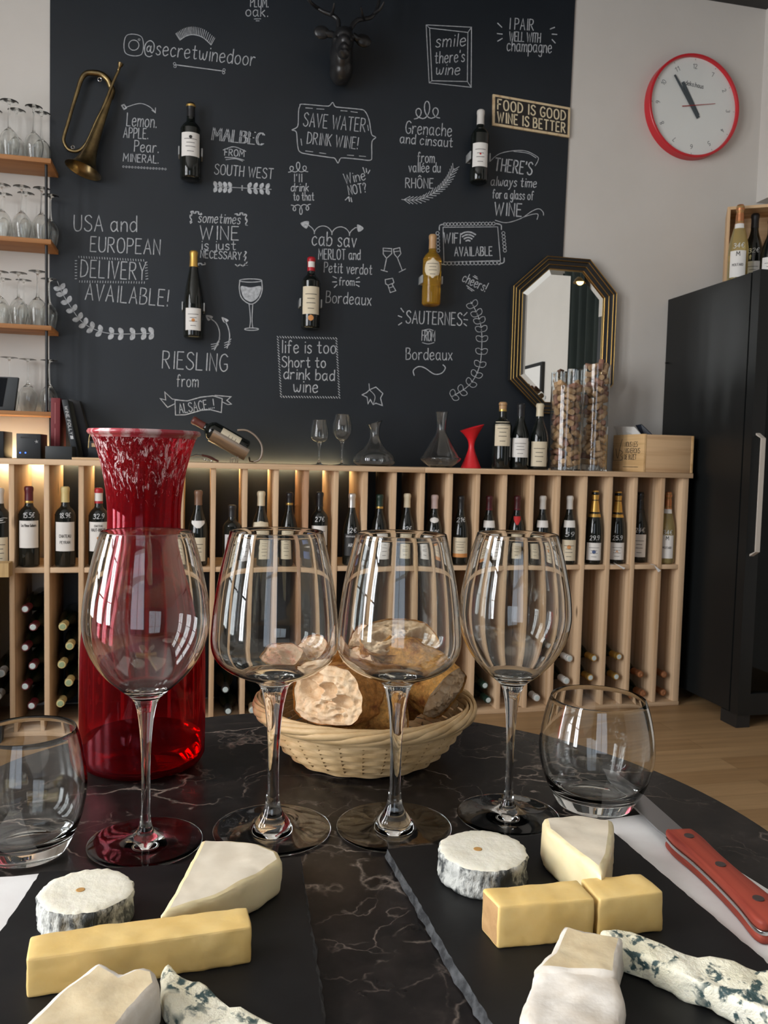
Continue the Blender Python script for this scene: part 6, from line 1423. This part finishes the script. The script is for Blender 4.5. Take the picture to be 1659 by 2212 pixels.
# ------------------------------------------------------------------ wine fridge
FX0, FX1, FYB, FYF = 2.06, 2.66, 3.412, 2.782
FZT = onY(1441.5, 647.5, FYB).z
FR = thing('wine_fridge', 'tall black wine fridge with a pale handle beside the rack', 'fridge', ((FX0+FX1)/2, 3.1, 0)); M_fr = mat('satin_black_steel', (.008, .0092, .0096), .40, spec=.36)
yg = 2.836
b = MB(); b.box(FX0, FX0+.03, yg, FYB, .055, FZT); b.box(FX1-.03, FX1, yg, FYB, .055, FZT); b.box(FX0+.03, FX1-.03, yg, FYB, FZT-.04, FZT); b.box(FX0+.03, FX1-.03, yg, FYB, .055, .16); b.box(FX0+.03, FX1-.03, FYB-.03, FYB, .16, FZT-.04); b.build('cabinet', M_fr, FR, world=True, smooth=False)
b = MB(); dz0, dz1 = .050, FZT+.002
b.box(FX0, FX0+.055, FYF, yg-.008, dz0, dz1); b.box(FX1-.055, FX1, FYF, yg-.008, dz0, dz1); b.box(FX0+.055, FX1-.055, FYF, yg-.008, dz1-.06, dz1); b.box(FX0+.055, FX1-.055, FYF, yg-.008, dz0, dz0+.085); dr_ = b.build('door', M_fr, FR, world=True, smooth=False)
b = MB(); b.box(FX0+.056, FX1-.056, FYF+.012, FYF+.018, dz0+.086, dz1-.061); b.build('door_glass', glass_mat('smoked_glass', (.35, .37, .38)), dr_, world=True, smooth=False)
b = MB(); b.box(FX0+.02, FX1-.02, yg-.0078, yg-.0002, .08, FZT-.02); b.build('door_seal', M_black, FR, world=True, smooth=False)
hq = [onY(x, y, FYF-d) for x, y, d in ((1638, 933, .004), (1646, 950, .036), (1642, 1050, .036), (1634, 1180, .036), (1627, 1203, .004))]
hx = FX0+.025
b = MB(); hz1, hz0 = onY(1640, 935, FYF-.02).z, onY(1630, 1203, FYF-.02).z
b.box(hx-.009, hx+.009, FYF-.036, FYF-.029, hz0+.02, hz1-.02)
for z_a, z_b in ((hz1-.0205, hz1), (hz0+.0205, hz0)):
    b.prism([Vector((hx-.009, FYF-.036, z_a)), Vector((hx+.009, FYF-.036, z_a)), Vector((hx+.009, FYF-.0005, z_b)), Vector((hx-.009, FYF-.0005, z_b))], [Vector((hx-.009, FYF-.029, z_a)), Vector((hx+.009, FYF-.029, z_a)), Vector((hx+.009, FYF-.0005, z_b-.008*(1 if z_b > z_a else -1))), Vector((hx-.009, FYF-.0005, z_b-.008*(1 if z_b > z_a else -1)))])
b.build('door_handle', mat('pale_metal_handle', (.50, .46, .41), .5), FR, world=True, smooth=False)
for xx in (FX0+.001, FX1-.061):
    b = MB(); b.box(xx, xx+.06, FYF+.005, FYF+.105, .0003, .052); b.build('foot', M_black, FR, world=True, smooth=False)
M_slat = wood('fridge_beech', (.36, .20, .10), (.28, .14, .06), 'x', knots=False)
for ypx in (915, 1071, 1227, 1302):
    z = onY(1650, ypx, yg+.03).z; b = MB(); b.box(FX0+.031, FX1-.031, yg+.02, FYB-.05, z-.02, z+.02); b.build('wooden_shelf', M_slat, FR, world=True, smooth=False)
p = Vector((FX0+.085, yg+.075, .1603)); bottle('pale wine bottle standing inside the fridge behind the glass', p, 'burgundy', .30, .040, cap='yellow', body=M_pale_wine, lab='cream', labz=(.15, .42), turn=-.6)
b = MB(); q = onY(1431, 784, W-.02); b.tube([Vector((FX0-.012, FYB-.02, q.z)), Vector((FX0+.0, FYB-.02, q.z))], .004, 8); b.build('hinge_pin', M_black, FR, world=True)

# crate and bottles on the fridge
FTZ = FZT+.0008
ya = 3.15; ck_ = onY(1572, 447, ya); cz_ = ck_.z-FTZ; PHI = -0.56
ex_, ey_ = Vector((math.cos(PHI), math.sin(PHI), 0)), Vector((-math.sin(PHI), math.cos(PHI), 0))
CB = thing('wine_crate', 'pine crate standing on its side on top of the fridge', 'crate', (ck_.x, ya, FTZ), (0, 0, PHI)); CWd, CDp = .29, .165
b = MB(); b.box(0, .012, 0, CDp, 0, cz_); b.build('side_panel', wood('crate_pine_side', (.62, .42, .24), (.48, .29, .15), 'z', knots=False), CB, smooth=False)
b = MB(); b.box(CWd-.012, CWd, 0, CDp, 0, cz_); b.build('side_panel', M_crate_end, CB, smooth=False)
b = MB(); b.box(.012, CWd-.012, 0, CDp, cz_-.012, cz_); b.build('top_panel', M_crate, CB, smooth=False)
b = MB(); b.box(.012, CWd-.012, 0, CDp, 0, .012); b.build('bottom_panel', M_crate, CB, smooth=False)
b = MB(); b.box(.012, CWd-.012, CDp-.010, CDp, .012, cz_-.012); b.build('back_panel', M_crate, CB, smooth=False)
for yo_, (px_, top, kind, cap, body, lab, prc, labz, lb) in zip((-.046, .060, -.046), ((1594, 442, 'champagne', 'copper', M_pale_wine, 'white', '34€', (.10, .42), 'clear bottle of pale wine with copper foil on the fridge'), (1627, 461, 'burgundy', 'black', None, 'white', '32€', (.08, .34), 'dark bottle priced 32 euros on the fridge'), (1664, 500, 'burgundy', 'black', None, 'white', None, (.08, .40), 'dark bottle on the fridge at the picture edge'))):
    dr0 = ray(px_, 560); o0 = Vector((ck_.x, ya, 0))+ey_*yo_
    s_ = (o0.dot(ey_))/(dr0.x*ey_.x+dr0.y*ey_.y); p = Vector((dr0.x*s_, dr0.y*s_, FTZ+(.0126 if yo_ > 0 else 0))); H = max(.27, min(.34, height_at(p, top)-p.z))
    bottle(lb, p, kind, H, .0395, cap=cap, caplen=.26 if kind == 'champagne' else .20, body=body, lab=lab, labz=labz, price=prc, pz=.45, prints=(('M', .80, .16, .25), ('MOUTARD', .42, .09, .85)) if body else (), neck=('white', .70, .76, 1.0, 'rect') if body else None, turn=-math.atan2(p.x, p.y), group='bottles on the fridge')

# warm pendant seen as a spark in the mirror
LAMP = thing('pendant_lamp', 'small warm ceiling lamp seen in the mirror', 'lamp', lp)
b = MB(); b.lathe([(0.012, .04), (.03, .025), (.045, 0), (.044, 0), (.028, .023), (0.0, .036)], 32, Matrix.Translation(lp)); b.build('lamp_shade', M_brass, LAMP, world=True)
b = MB(); b.ellipsoid(lp+Vector((0, 0, .006)), .022, .022, .02); b.build('bulb', mat('warm_bulb', (1, .8, .4), .4, emit=(1, .62, .18), estr=8), LAMP, world=True)
b = MB(); b.tube([lp+Vector((0, 0, .04)), Vector((lp.x, lp.y, ZC-.001))], .003, 6); b.build('cord', M_black, LAMP, world=True)
